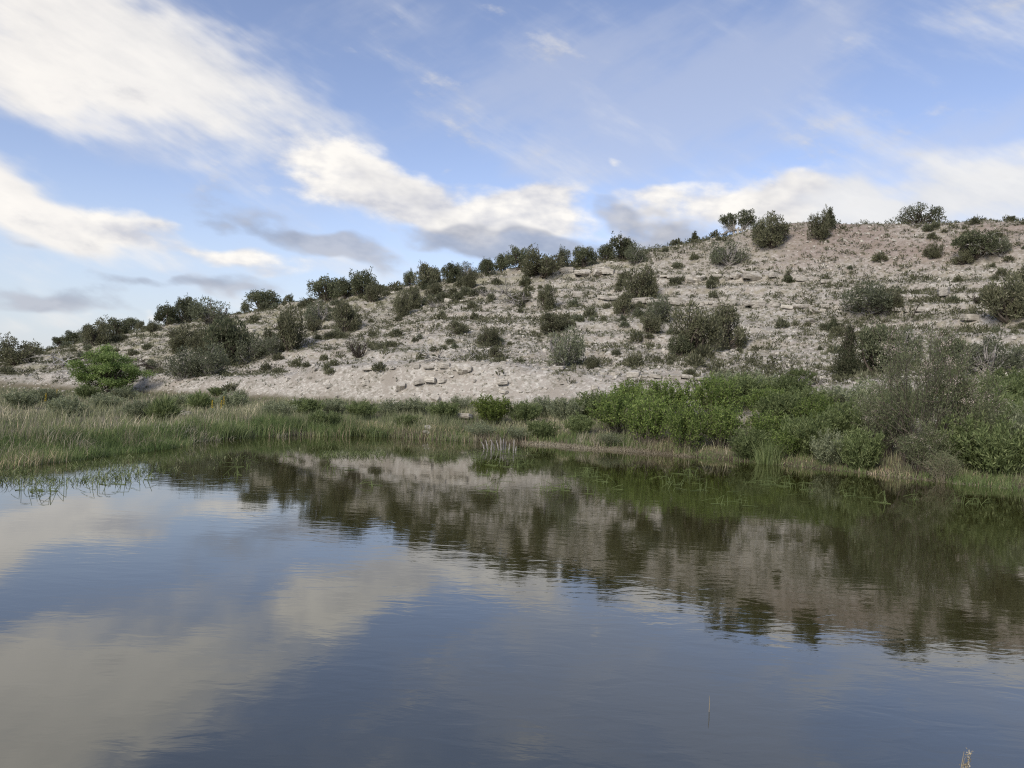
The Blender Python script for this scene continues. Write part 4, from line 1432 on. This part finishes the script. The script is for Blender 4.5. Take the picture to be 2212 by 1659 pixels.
def grass(name, label, mat, sets, seed):
    rng = np.random.default_rng(seed)
    b = Bag()
    for (n, px0, px1, s0, s1, frac, h0, h1, w, lean, bias, cl, wind) in sets:
        px, X, Y = bank_points(n, rng, px0, px1, s0, s1, 1.0, frac)
        if cl is not None:
            k = clumped(X, Y, rng, seed + 3, 1.3, cl)
            X, Y = X[k], Y[k]
        m = len(X)
        Z = np.maximum(ground_z(X, Y), -0.12) - 0.03
        hh = h0 + (h1 - h0) * np.clip(0.5 + 1.3 * fbm2(X / 1.7, Y / 1.7, seed + 9, 3) + rng.normal(size=m) * 0.16, 0, 1.15)
        ln = rng.normal(size=(m, 2)) * lean + np.array([wind, 0]) + 0.35 * lean * np.stack([fbm2(X, Y, seed + 12, 2), fbm2(X, Y, seed + 14, 2)], 1) * 4
        a = np.clip(0.5 + 1.1 * fbm2(X / 2.3, Y / 2.3, seed + 17, 3) + rng.normal(size=m) * 0.2 + bias, 0, 1)
        blades(b, rng, np.stack([X, Y, Z], 1), hh, np.full(m, w) * (0.5 + 0.02 * Y), ln, a)
    link(name, b.mesh(name, [M[mat]]), kind='stuff', label=label, category='grass')


#        n     px0  px1  s0  s1   frac         h0   h1    w     lean bias cl  wind
grass('reed_bed', 'tall green reeds and sedges in the shallows and along the far bank', 'reed', [
    (24827, -540, 420, -1.5, 2.0, None, 0.2, 0.62, 0.016, 0.20, -0.05, None, 0.05),
    (7794, -540, 520, -1.0, 5.0, None, 0.3, 0.7, 0.016, 0.22, 0.05, -0.02, 0.1),
    (7000, 380, 760, -0.6, 2.0, None, 0.3, 0.8, 0.015, 0.2, 0.05, -0.05, 0.05),
    (4000, 740, 1150, -0.3, 2.0, None, 0.2, 0.5, 0.015, 0.3, 0.1, 0.0, 0.0),
    (2600, 1140, 1500, 0.3, 2.0, None, 0.2, 0.48, 0.014, 0.35, 0.15, None, 0.0),
    (9073, 1460, 2700, -0.05, 1.8, None, 0.1, 0.3, 0.014, 0.35, 0.1, -0.05, 0.0),
    (1925, 2050, 2710, -0.5, 0.8, None, 0.15, 0.4, 0.014, 0.25, 0.1, -0.1, 0.05),
], 701)
grass('meadow_grass', 'grey-green grasses and weeds filling the flat between pond and hill', 'meadow', [
    (45000, -580, 1320, 0, 0, (0.06, 1.02), 0.15, 0.52, 0.018, 0.3, 0.0, -0.14, 0.06),
    (16710, 1250, 2740, 0, 0, (0.05, 1.0), 0.2, 0.5, 0.018, 0.3, 0.0, -0.16, 0.0),
    (9000, -580, 560, 0, 0, (0.02, 0.4), 0.35, 0.85, 0.015, 0.28, 0.25, 0.02, 0.12),
    (5000, 560, 1000, 0.3, 4.0, None, 0.45, 0.95, 0.014, 0.2, 0.0, -0.05, 0.04),
], 731)
grass('dry_grass', 'dry straw-coloured grass and flattened reeds along the water edge', 'straw', [
    (3800, 1130, 1500, -0.15, 0.45, None, 0.08, 0.2, 0.014, 0.8, 0.1, None, 0.1),
    (900, 1250, 1500, 0.2, 1.3, None, 0.3, 0.6, 0.012, 0.25, 0.1, -0.05, 0.0),
    (4018, 1480, 2670, -0.1, 0.45, None, 0.06, 0.18, 0.013, 0.8, -0.05, -0.05, 0.0),
    (3000, 600, 1130, -0.2, 0.8, None, 0.12, 0.5, 0.012, 0.3, -0.1, -0.06, 0.0),
    (6810, -560, 560, -0.8, 5.0, None, 0.4, 0.9, 0.012, 0.42, 0.1, 0.07, 0.25),
    (5468, -540, 160, -1.6, -0.6, None, 0.08, 0.3, 0.014, 0.9, 0.0, 0.0, 0.0),
    (1500, 160, 620, -0.9, 0.6, None, 0.3, 0.6, 0.012, 0.5, 0.15, 0.08, 0.3),
], 761)


def pondweed():
    rng = np.random.default_rng(787)
    b = Bag()
    # flat-lying strands and short emergent tips in the shallows
    for (n, px0, px1, p0, p1, thr) in ((9000, -120, 560, 985, 1062, -0.02), (900, 690, 830, 976, 990, -0.2), (900, 560, 1150, 955, 1000, 0.08), (500, 1020, 1180, 968, 1000, 0.0)):
        px = rng.uniform(px0, px1, n); py = rng.uniform(p0, p1, n)
        edge0 = py
        lx, ly = level(px, py)
        Y = FP * CAMZ / (ly - HY); X = (lx - CX) / FP * Y
        Ys, Z, sh = profile(lx)
        edge = np.interp(px, [-200, 0, 250, 500, 600], [1062, 1050, 1040, 995, 980]) if px0 < 0 else np.full(n, 2000)
        k = (Y < sh + 0.2) & (py < edge + rng.normal(size=n) * 7) & (fbm2(X / 1.4, Y / 1.4, 801, 3) + rng.normal(size=n) * 0.12 > thr)
        X, Y = X[k], Y[k]
        m = len(X)
        H = rng.uniform(0.04, 0.22, m) * (rng.random(m) ** 0.8 + 0.2)
        lean = unit(rng.normal(size=(m, 2))) * rng.uniform(0.3, 2.6, (m, 1))
        blades(b, rng, np.stack([X, Y, np.full(m, -0.01)], 1), H, np.full(m, 0.013), lean, None, 0.12)
    link('pondweed', b.mesh('pondweed', [M['weed']]), kind='stuff', label='pondweed and young reed tips floating in the shallows', category='pondweed')


pondweed()


def near_bank():
    rng = np.random.default_rng(811)
    b = Bag()
    n = 7000
    X = rng.uniform(-9, 9, n); Y = rng.uniform(-6, 2.3, n)
    k = (fbm2(X / 0.8, Y / 0.8, 815, 3) + rng.normal(size=n) * 0.12 > 0.02) & (np.hypot(X, Y) > 0.5)
    X, Y = X[k], Y[k]
    blades(b, rng, np.stack([X, Y, ground_z(X, Y) - 0.02], 1), rng.uniform(0.06, 0.26, len(X)), np.full(len(X), 0.007), rng.normal(size=(len(X), 2)) * 0.4)
    link('bank_grass', b.mesh('bank_grass', [M['meadow']]), kind='stuff', label='short grass on the near bank', category='grass')


near_bank()

# ------------------------------------------------------------------ bushes on the flat
SV = {}
for k in range(3):
    SV['S%d' % k] = twig_shrub(810 + k, 1.1, 1.6, 60, 'sage', 'sage', 5200, 0.085, 0.028, 0.12, 4, 0.010, 0, 0.6)
    SV['G%d' % k] = twig_shrub(820 + k, 1.2, 1.6, 60, 'green', 'green', 6000, 0.11, 0.028, 0.1, 4, 0.010, 0, 0.6)
    SV['W%d' % k] = twig_shrub(830 + k, 1.8, 2.2, 50, 'willow', 'bark', 6500, 0.10, 0.042, 0.18, 6, 0.014, 0, 0.6)
    SV['B%d' % k] = twig_shrub(840 + k, 1.4, 1.9, 60, 'sage', 'greytwig', 3200, 0.08, 0.022, 0.3, 6, 0.010, 0.25, 0.6)
SV['L0'] = twig_shrub(850, 1.2, 1.7, 60, 'lime', 'darkwood', 6000, 0.09, 0.034, 0.1, 5, 0.010, 0, 0.55)
SV['T0'] = twig_shrub(860, 3.9, 3.4, 40, 'tamarisk', 'bark', 13000, 0.11, 0.018, 0.2, 9, 0.022, 0.06, 0.55, ('blossom', 120, 0.08), 0.15)
SV['T1'] = twig_shrub(861, 3.2, 2.8, 30, 'tamarisk', 'bark', 8000, 0.11, 0.018, 0.2, 9, 0.020, 0.12, 0.8, ('blossom', 60, 0.08), 0.15)
SV['T2'] = twig_shrub(862, 2.4, 2.6, 40, 'tamarisk', 'bark', 9000, 0.12, 0.022, 0.2, 8, 0.016, 0.3, 0.5, ('blossom', 30, 0.07), 0.0)
SV['D0'] = twig_shrub(870, 1.9, 1.9, 60, 'tamarisk', 'straw', 2600, 0.13, 0.016, 0.3, 6, 0.009, 0.55, 0.5)
SV['Y0'] = twig_shrub(880, 0.8, 1.0, 90, 'green', 'green', 1500, 0.3, 0.022, 0.0, 1, 0.008, 0.0, 0.8)
KIND = {'S': ('sagebrush', 'grey-green sagebrush', 'shrub'), 'G': ('green_shrub', 'mid-green brushy shrub', 'shrub'), 'W': ('willow_bush', 'fresh green leafy willow bush', 'bush'),
        'B': ('bare_shrub', 'grey half-bare twiggy shrub', 'shrub'), 'L': ('willow_bush', 'yellow-green willow bush', 'bush'), 'T': ('tamarisk', 'feathery tamarisk with pale blossom', 'tamarisk'),
        'D': ('dry_shrub', 'arching straw-coloured dry shrub', 'shrub'), 'Y': ('green_shrub', 'spiky dark green clump', 'shrub')}
FLAT = 'bushes on the flat beside the pond'
BUSH = [
    (1062, 915, 60, 100, 'L0', 'bright yellow-green willow bush beside the white flat-topped boulder'),
    (1130, 918, 52, 84, 'G0', 'on the flat right behind the broken pale stubs'), (1180, 900, 42, 76, 'S0', 'behind the straw bank'), (1225, 912, 56, 84, 'S1', 'next to the thicket end behind the straw bank'),
    (1278, 905, 58, 92, 'G1', 'joining the green thicket'), (1250, 942, 46, 70, 'G2', 'just behind the straw bank'),
    (1335, 938, 92, 120, 'W0', 'at the open end of the thicket'), (1400, 962, 108, 126, 'W1', 'overhanging the straw bank'), (1368, 886, 62, 108, 'W2', 'tallest against the pale slope'),
    (1450, 906, 84, 120, 'W0', 'in the heart of the thicket'), (1482, 972, 104, 116, 'W2', 'with dark gaps under it by the water'), (1560, 966, 92, 112, 'W1', 'leaning towards the water with lit leaves'),
    (1540, 905, 90, 126, 'W0', 'on the back edge of the thicket'), (1600, 886, 80, 110, 'G0', 'behind the thicket'),
    (1640, 862, 56, 110, 'S2', 'at the slope foot behind the thicket'), (1560, 852, 50, 92, 'S0', 'against the pale slope above the thicket'), (1700, 872, 58, 112, 'G1', 'at the slope foot by the fallen trunk'),
    (1722, 836, 40, 70, 'G0', 'close beneath the fallen trunk'), (1740, 905, 70, 112, 'G2', 'below the fallen trunk'), (1690, 925, 72, 120, 'G1', 'filling the gap behind the low willow'), (1660, 905, 66, 110, 'W0', 'dim among brush behind the thicket'), (1620, 990, 62, 100, 'G1', 'at the water edge past the thicket'), (1655, 962, 70, 112, 'W1', 'past the thicket, dimmer and lower'),
    (1690, 990, 60, 96, 'W2', 'with a dark hollow under it at the bank'), (1742, 985, 92, 116, 'G0', 'with long arching blades over the bank'), (1772, 935, 80, 116, 'W2', 'filling the flat before the cone-shaped juniper'),
    (1830, 965, 96, 124, 'G2', 'between the cone-shaped juniper and the water'), (1862, 1016, 86, 106, 'G1', 'hanging over the bank'), (1880, 902, 78, 116, 'S2', 'in front of the tall shaggy juniper'),
    (1930, 945, 92, 110, 'G0', 'at the foot of the tamarisk'), (1800, 1002, 70, 96, 'S0', 'low and pale on the bank'), (1800, 880, 50, 100, 'S1', 'under the cone-shaped juniper'),
    (1985, 1000, 310, 190, 'T0', 'tall feathery tamarisk with pale blossom, biggest on the bank'), (2085, 985, 235, 170, 'T1', 'feathery tamarisk with a bare dark branch beside the biggest one'),
    (1905, 985, 160, 140, 'T1', 'lower feathery tamarisk in front of the shaggy juniper'), (2125, 1010, 150, 150, 'T2', 'drooping tamarisk with white blossom sprays over dark hollow'), (2000, 1026, 120, 120, 'T2', 'short drooping tamarisk with white sprays at the water edge'),
    (2036, 1046, 84, 90, 'D0', 'arching straw-coloured dry shrub reaching down to the water'),
    (2085, 1012, 110, 136, 'G1', 'dark under the tamarisk blossom'), (2155, 1030, 120, 146, 'G2', 'matted and low on the bank'), (2205, 1020, 160, 130, 'B1', 'matted and dark at the pond corner'),
    (2120, 935, 110, 146, 'G2', 'brushy behind the tamarisk'), (2195, 905, 96, 124, 'G0', 'brushy in front of the wide dark thorny bush'), (2190, 965, 100, 124, 'G1', 'behind the matted bank shrubs'), (2160, 868, 66, 120, 'G1', 'at the slope foot behind the tamarisk'),
    (2060, 880, 70, 110, 'G2', 'half hidden by the tamarisk'), (2235, 860, 70, 110, 'G0', 'at the slope foot beside thorny bush'), (1960, 900, 80, 110, 'S1', 'seen through the tamarisk'),
    (40, 882, 46, 92, 'S0', 'behind the reeds, below the wide olive juniper'), (95, 872, 40, 84, 'S1', 'behind the yellow plumes'), (145, 900, 52, 104, 'S2', 'among pale dry grass'), (232, 884, 40, 92, 'S0', 'at the foot of the bright green tree'),
    (190, 862, 34, 70, 'G1', 'in the shade of the bright green tree'), (298, 908, 54, 84, 'S1', 'rounded among the reeds'), (352, 910, 52, 66, 'Y0', 'spiky dark green clump among the reeds'), (270, 862, 30, 80, 'S2', 'small beside the bright green tree'),
    (432, 884, 36, 60, 'Y0', 'spiky dark green clump under the orange-yellow plumes'), (500, 888, 48, 96, 'S2', 'beside the orange-yellow plumes'), (516, 866, 30, 42, 'S0', 'small against the pale bluff flank'), (468, 856, 24, 44, 'G0', 'small on the pale bluff flank'),
    (400, 878, 34, 84, 'S1', 'before the gully mouth'), (600, 908, 50, 92, 'S0', 'in the brush below the bluff flank'), (662, 900, 48, 92, 'G0', 'in the brush below the bluff flank'), (722, 896, 44, 84, 'S1', 'below the bluff'), (782, 906, 46, 92, 'G2', 'below the bluff'),
    (842, 900, 42, 92, 'S2', 'under the row of three pale blocks'), (902, 896, 42, 84, 'S0', 'under the upright slab'), (960, 906, 44, 92, 'G1', 'beside the white flat-topped boulder'), (1000, 885, 36, 70, 'B0', 'behind the white flat-topped boulder'),
    (1040, 945, 36, 90, 'B2', 'low and purplish in front of the white flat-topped boulder'), (880, 925, 36, 80, 'G0', 'near the water below the bluff'), (700, 925, 44, 90, 'G1', 'near the reeds below the bluff'),
    (1120, 950, 34, 70, 'B0', 'low behind the broken pale stubs'), (1170, 945, 36, 80, 'G1', 'low behind the straw bank'), (1320, 965, 34, 70, 'B1', 'under the thicket by the straw bank'),
]
for i, (px, py, h, w, var, lab) in enumerate(BUSH):
    sm, fm, vh, vw, ex = SV[var]
    nm, stemlab, cat = KIND[var[0]]
    label = lab if any(q in lab for q in ('tamarisk with', 'willow bush', 'clump', 'dry shrub')) else stemlab + ' ' + lab
    k = 0.85 if px < 1050 and var[0] in 'SG' else 1.0
    x, y, z, sc = fit(px, py, h * k, w * k, vh, vw)
    parts = [('stems', sm)] + ([('foliage', fm)] if fm else []) + ([('blossom', ex)] if ex else [])
    thing(nm, label, cat, FLAT, x, y, z, R3.uniform(0, 6.28), sc, parts)

# fresh sedge clumps at the water edge
def sedge(seed, n=420, H=0.7, W=0.7, mat='reed'):
    rng = np.random.default_rng(seed)
    b = Bag()
    p = rng.normal(size=(n, 2)) * W * 0.22
    base = np.concatenate([p, np.full((n, 1), -0.04)], 1)
    blades(b, rng, base, H * rng.uniform(0.6, 1.1, n), np.full(n, 0.014), p / W * 1.0 + rng.normal(size=(n, 2)) * 0.16)
    return b.mesh('sedge_clump', [M[mat]])


for i, (px, py, h, w, lab) in enumerate([(500, 952, 42, 80, 'bright green sedge clump on the bank beside the reed bed'), (810, 946, 34, 66, 'bright green sedge clump below the bluff'),
                                         (1660, 1008, 64, 64, 'bright green sedge clump on the bank past the thicket'), (760, 950, 30, 46, 'small green sedge clump at the water edge')]):
    me = sedge(890 + i, mat='green')
    x, y, z, sc = fit(px, py, h, w, 0.7, 0.8)
    thing('sedge_clump', lab, 'sedge', None, x, y, z, 0, sc, (('sedge_clump', me),))

# ------------------------------------------------------------------ yellow plume flowers
def plume(seed):
    rng = np.random.default_rng(seed)
    sb, fb, lb = Bag(), Bag(), Bag()
    P = crooked(rng, (0, 0, -0.05), (0.05, 0, 1), 1.15, 6, 0.04, 0.05)
    tube(sb, P, np.linspace(0.014, 0.007, 6), 4)
    n = 150
    t = rng.random(n)
    C = np.stack([np.interp(0.5 + 0.5 * t, np.linspace(0, 1, 6), P[:, k]) for k in range(3)], 1)
    rad = 0.036 * (1 - 0.75 * t)
    C[:, :2] += rng.normal(size=(n, 2)) * rad[:, None]
    leaves(fb, rng, C, rng.normal(size=(n, 3)) + np.array([0, 0, 0.5]), 0.045, 0.022)
    m = 90
    C = np.stack([rng.normal(size=m) * 0.1, rng.normal(size=m) * 0.1, rng.uniform(0, 0.45, m)], 1)
    leaves(lb, rng, C, rng.normal(size=(m, 3)) + np.array([0, 0, 0.5]), 0.13, 0.03)
    return sb.mesh('stalk', [M['green']]), fb.mesh('flower_spike', [M['yellow']]), lb.mesh('leaf_tuft', [M['sage']])


for i, (px, py, h, lab) in enumerate([(97, 880, 34, 'pale yellow plume flower, lower of two in dry grass'), (121, 868, 30, 'pale yellow plume flower, taller of two in dry grass'),
                                      (457, 895, 34, 'orange-yellow plume flower, first of three by the spiky clump'), (475, 897, 36, 'orange-yellow plume flower, fullest of three by the spiky clump'), (483, 890, 38, 'thin orange-yellow plume flower, last of three by the spiky clump')]):
    a, b_, c = plume(900 + i)
    x, y, z, sc = fit(px, py, h, h * 0.3, 1.1, 0.33)
    thing('plume_flower', lab, 'flower', 'yellow plume flowers', x, y, z, 0, (sc[2] * 0.9, sc[2] * 0.9, sc[2] * 0.95), (('stalk', a), ('flower_spike', b_), ('leaf_tuft', c)))

# ------------------------------------------------------------------ broken pale stubs and sapling at the water edge
x0, y0 = on_water(1085, 972)
root = link('stub_cluster', None, None, label='cluster of broken pale stubs standing at the water edge', category='stumps')
root.location = (x0, y0, 0)
root.empty_display_size = 0.2
rng = np.random.default_rng(931)
k = y0 / FP
for (dx, h, lean) in ((-36, 20, -0.5), (-30, 26, -0.25), (-24, 22, 0.05), (-14, 26, -0.45), (-6, 26, -0.3), (-2, 34, -0.08), (2, 30, 0.0), (6, 22, 0.05), (14, 20, 0.1), (24, 30, 0.02), (28, 12, 0.2)):
    b = Bag()
    P = np.array([[0, 0, -0.15], [lean * h * k * 0.5, 0, h * k * 0.4], [lean * h * k, 0.02, h * k * 0.8]])
    tube(b, P, np.array([0.034, 0.028, 0.017]), 6)
    V = P[-1] + np.array([[0.02, 0, 0], [-0.01, 0.02, 0], [-0.01, -0.02, 0.03]])
    b.add(V, [[0, 1, 2]])
    o = link('stub', b.mesh('stub', [M['deadwood']]), root)
    o.location = (dx * k, rng.normal() * 0.15, 0)
tb, tips = Bag(), []
rng = np.random.default_rng(5)
P = np.array([[0, 0, -0.1], [0.02, 0, 0.35], [0.12, 0, 0.65], [0.42, 0, 1.25], [0.6, 0.0, 1.6]])
tube(tb, P, np.array([0.035, 0.03, 0.026, 0.018, 0.006]), 6)
for q, d in ((2, (-0.6, 0.2, 1)), (3, (-0.5, 0, 1)), (3, (1, 0.1, 0.8)), (4, (-0.6, 0, 1))):
    tube(tb, crooked(rng, P[q], d, 0.4, 4, 0.15), np.linspace(0.012, 0.004, 4), 3)
x1, y1 = on_water(1086, 970)
thing('bare_sapling', 'thin dark bent sapling rising behind the broken pale stubs', 'sapling', None, x1, y1 + 0.35, 0.0, 0, (0.78, 0.78, 0.78), (('bare_sapling', tb.mesh('bare_sapling', [M['darkwood']], True)),))

# ------------------------------------------------------------------ bent reeds standing in the open water
def bent_reeds(seed, n, W, mat='weed'):
    rng = np.random.default_rng(seed)
    b = Bag()
    for i in range(n):
        p = np.array([rng.uniform(-0.5, 0.5) * W, rng.normal() * 0.12, -0.06])
        h = rng.uniform(0.12, 0.36)
        knee = p + np.array([rng.normal() * 0.07, rng.normal() * 0.04, h])
        s = rng.choice((-1, 1))
        drop = rng.choice((0.1, 0.5, 0.95))
        end = knee + np.array([s * rng.uniform(0.12, 0.34), rng.normal() * 0.08, -h * drop + 0.03])
        end[2] = max(end[2], 0.006)
        w = 0.008
        if rng.random() < 0.2:
            P = np.array([p, (p + knee) / 2, knee])
        else:
            P = np.array([p, (p + knee) / 2 + rng.normal(size=3) * 0.01, knee, (knee + end) / 2 + np.array([0, 0, 0.015]), end])
        tube(b, P, np.linspace(w, w * 0.5, len(P)), 3)
    for i in range(max(1, n // 3)):
        p = np.array([rng.uniform(-0.6, 0.6) * W, rng.normal() * 0.15, 0.006])
        q = p + np.array([rng.uniform(0.15, 0.4) * rng.choice((-1, 1)), rng.normal() * 0.1, 0.004])
        tube(b, np.array([p, (p + q) / 2 + np.array([0, 0, 0.004]), q]), np.array([0.008, 0.008, 0.005]), 3)
    return b.mesh('bent_reed', [M[mat]])


FLOAT = [(1096, 980, 92, 22), (1029, 990, 34, 9), (1074, 1007, 40, 9), (1125, 1010, 36, 16), (1060, 1027, 16, 4), (1066, 1060, 24, 6), (1186, 1060, 34, 8), (1220, 1057, 24, 10),
         (1256, 1030, 44, 12), (1280, 1030, 22, 6), (1304, 1044, 30, 5), (1270, 1066, 26, 4), (1348, 1058, 10, 1), (1449, 1047, 34, 7), (1452, 1058, 20, 2), (1491, 1027, 28, 11), (1519, 1060, 20, 7),
         (1558, 1091, 34, 5), (1598, 1092, 36, 4), (1643, 1045, 30, 10), (1668, 1046, 22, 5), (1705, 1052, 26, 8), (1728, 1057, 14, 4), (1749, 1062, 22, 5), (1822, 1073, 24, 3), (1847, 1073, 16, 4),
         (1920, 1087, 22, 4), (1968, 1080, 16, 2), (2077, 1089, 34, 8), (2125, 1092, 18, 5), (507, 1027, 24, 5), (535, 1008, 18, 3), (613, 987, 22, 4), (725, 1018, 28, 5), (955, 990, 40, 11), (820, 985, 24, 4),
         (60, 1058, 50, 8), (105, 1062, 54, 9), (215, 1046, 46, 7), (270, 1045, 30, 5), (300, 1040, 24, 4), (800, 1050, 18, 2)]
for i, (px, py, w, n) in enumerate(FLOAT):
    x, y = on_water(px, py)
    big = n >= 9
    lab = 'tangle of many bent reeds in open water' if big else ('few broken reed stalks folded over in open water' if n > 2 else 'single reed stalk standing in open water')
    if px < 400:
        lab = 'dark reed stalks standing against the sky reflection'
    if px >= 400:
        lab = lab.replace('in open water', 'in water ' + ('off the reed bed' if px < 650 else 'below the bluff' if px < 1000 else 'near the broken pale stubs' if px < 1240 else 'off the straw bank' if px < 1480 else 'off the willow thicket' if px < 1690 else 'past the bright sedge clump' if px < 1800 else 'off the tamarisk'))
    if i == 0:
        lab = 'widest tangle of bent reeds, floating before the broken pale stubs'
    thing('bent_reed', lab, 'reeds', 'bent reeds standing in the pond', x, y, 0.0, 0, (1, 1, 1), (('bent_reed', bent_reeds(950 + i, n, w / FP * y)),))

# ------------------------------------------------------------------ small things near the photographer
b = Bag()
x, y = on_water(1531, 1538)
tube(b, np.array([[0, 0, -0.1], [0.004, 0, 0.06], [0.0, 0, 0.115]]), np.array([0.003, 0.0025, 0.001]), 4)
thing('reed_stalk', 'lone thin pale stalk standing upright in the dark near water', 'stalk', None, x, y, 0, 0, (1, 1, 1), (('reed_stalk', b.mesh('reed_stalk', [M['straw']])),))
b, b2 = Bag(), Bag()
rng = np.random.default_rng(990)
x, y = on_water(2072, 1672)
for d, l in (((-0.06, 0, 1), 0.19), ((0.12, 0, 1), 0.15), ((0.3, 0, 1), 0.2)):
    tube(b, crooked(rng, (0, 0, -0.1), d, l + 0.05, 4, 0.05), np.array([0.004, 0.0035, 0.003, 0.0015]), 4)
for c in ((0.03, 0, 0.05), (0.05, 0.0, 0.065), (0.055, 0, 0.1), (0.06, 0, 0.125), (0.045, 0, 0.045)):
    C = np.array(c) + rng.normal(size=(26, 3)) * 0.008
    leaves(b2, rng, C, rng.normal(size=(26, 3)), 0.013, 0.007)
thing('dry_flower_stem', 'small dry stem with tan seed heads rising from the near water', 'plant', None, x, y, 0.0, 0, (1, 1, 1), (('stems', b.mesh('stems', [M['straw']])), ('seed_heads', b2.mesh('seed_heads', [M['straw']]))))
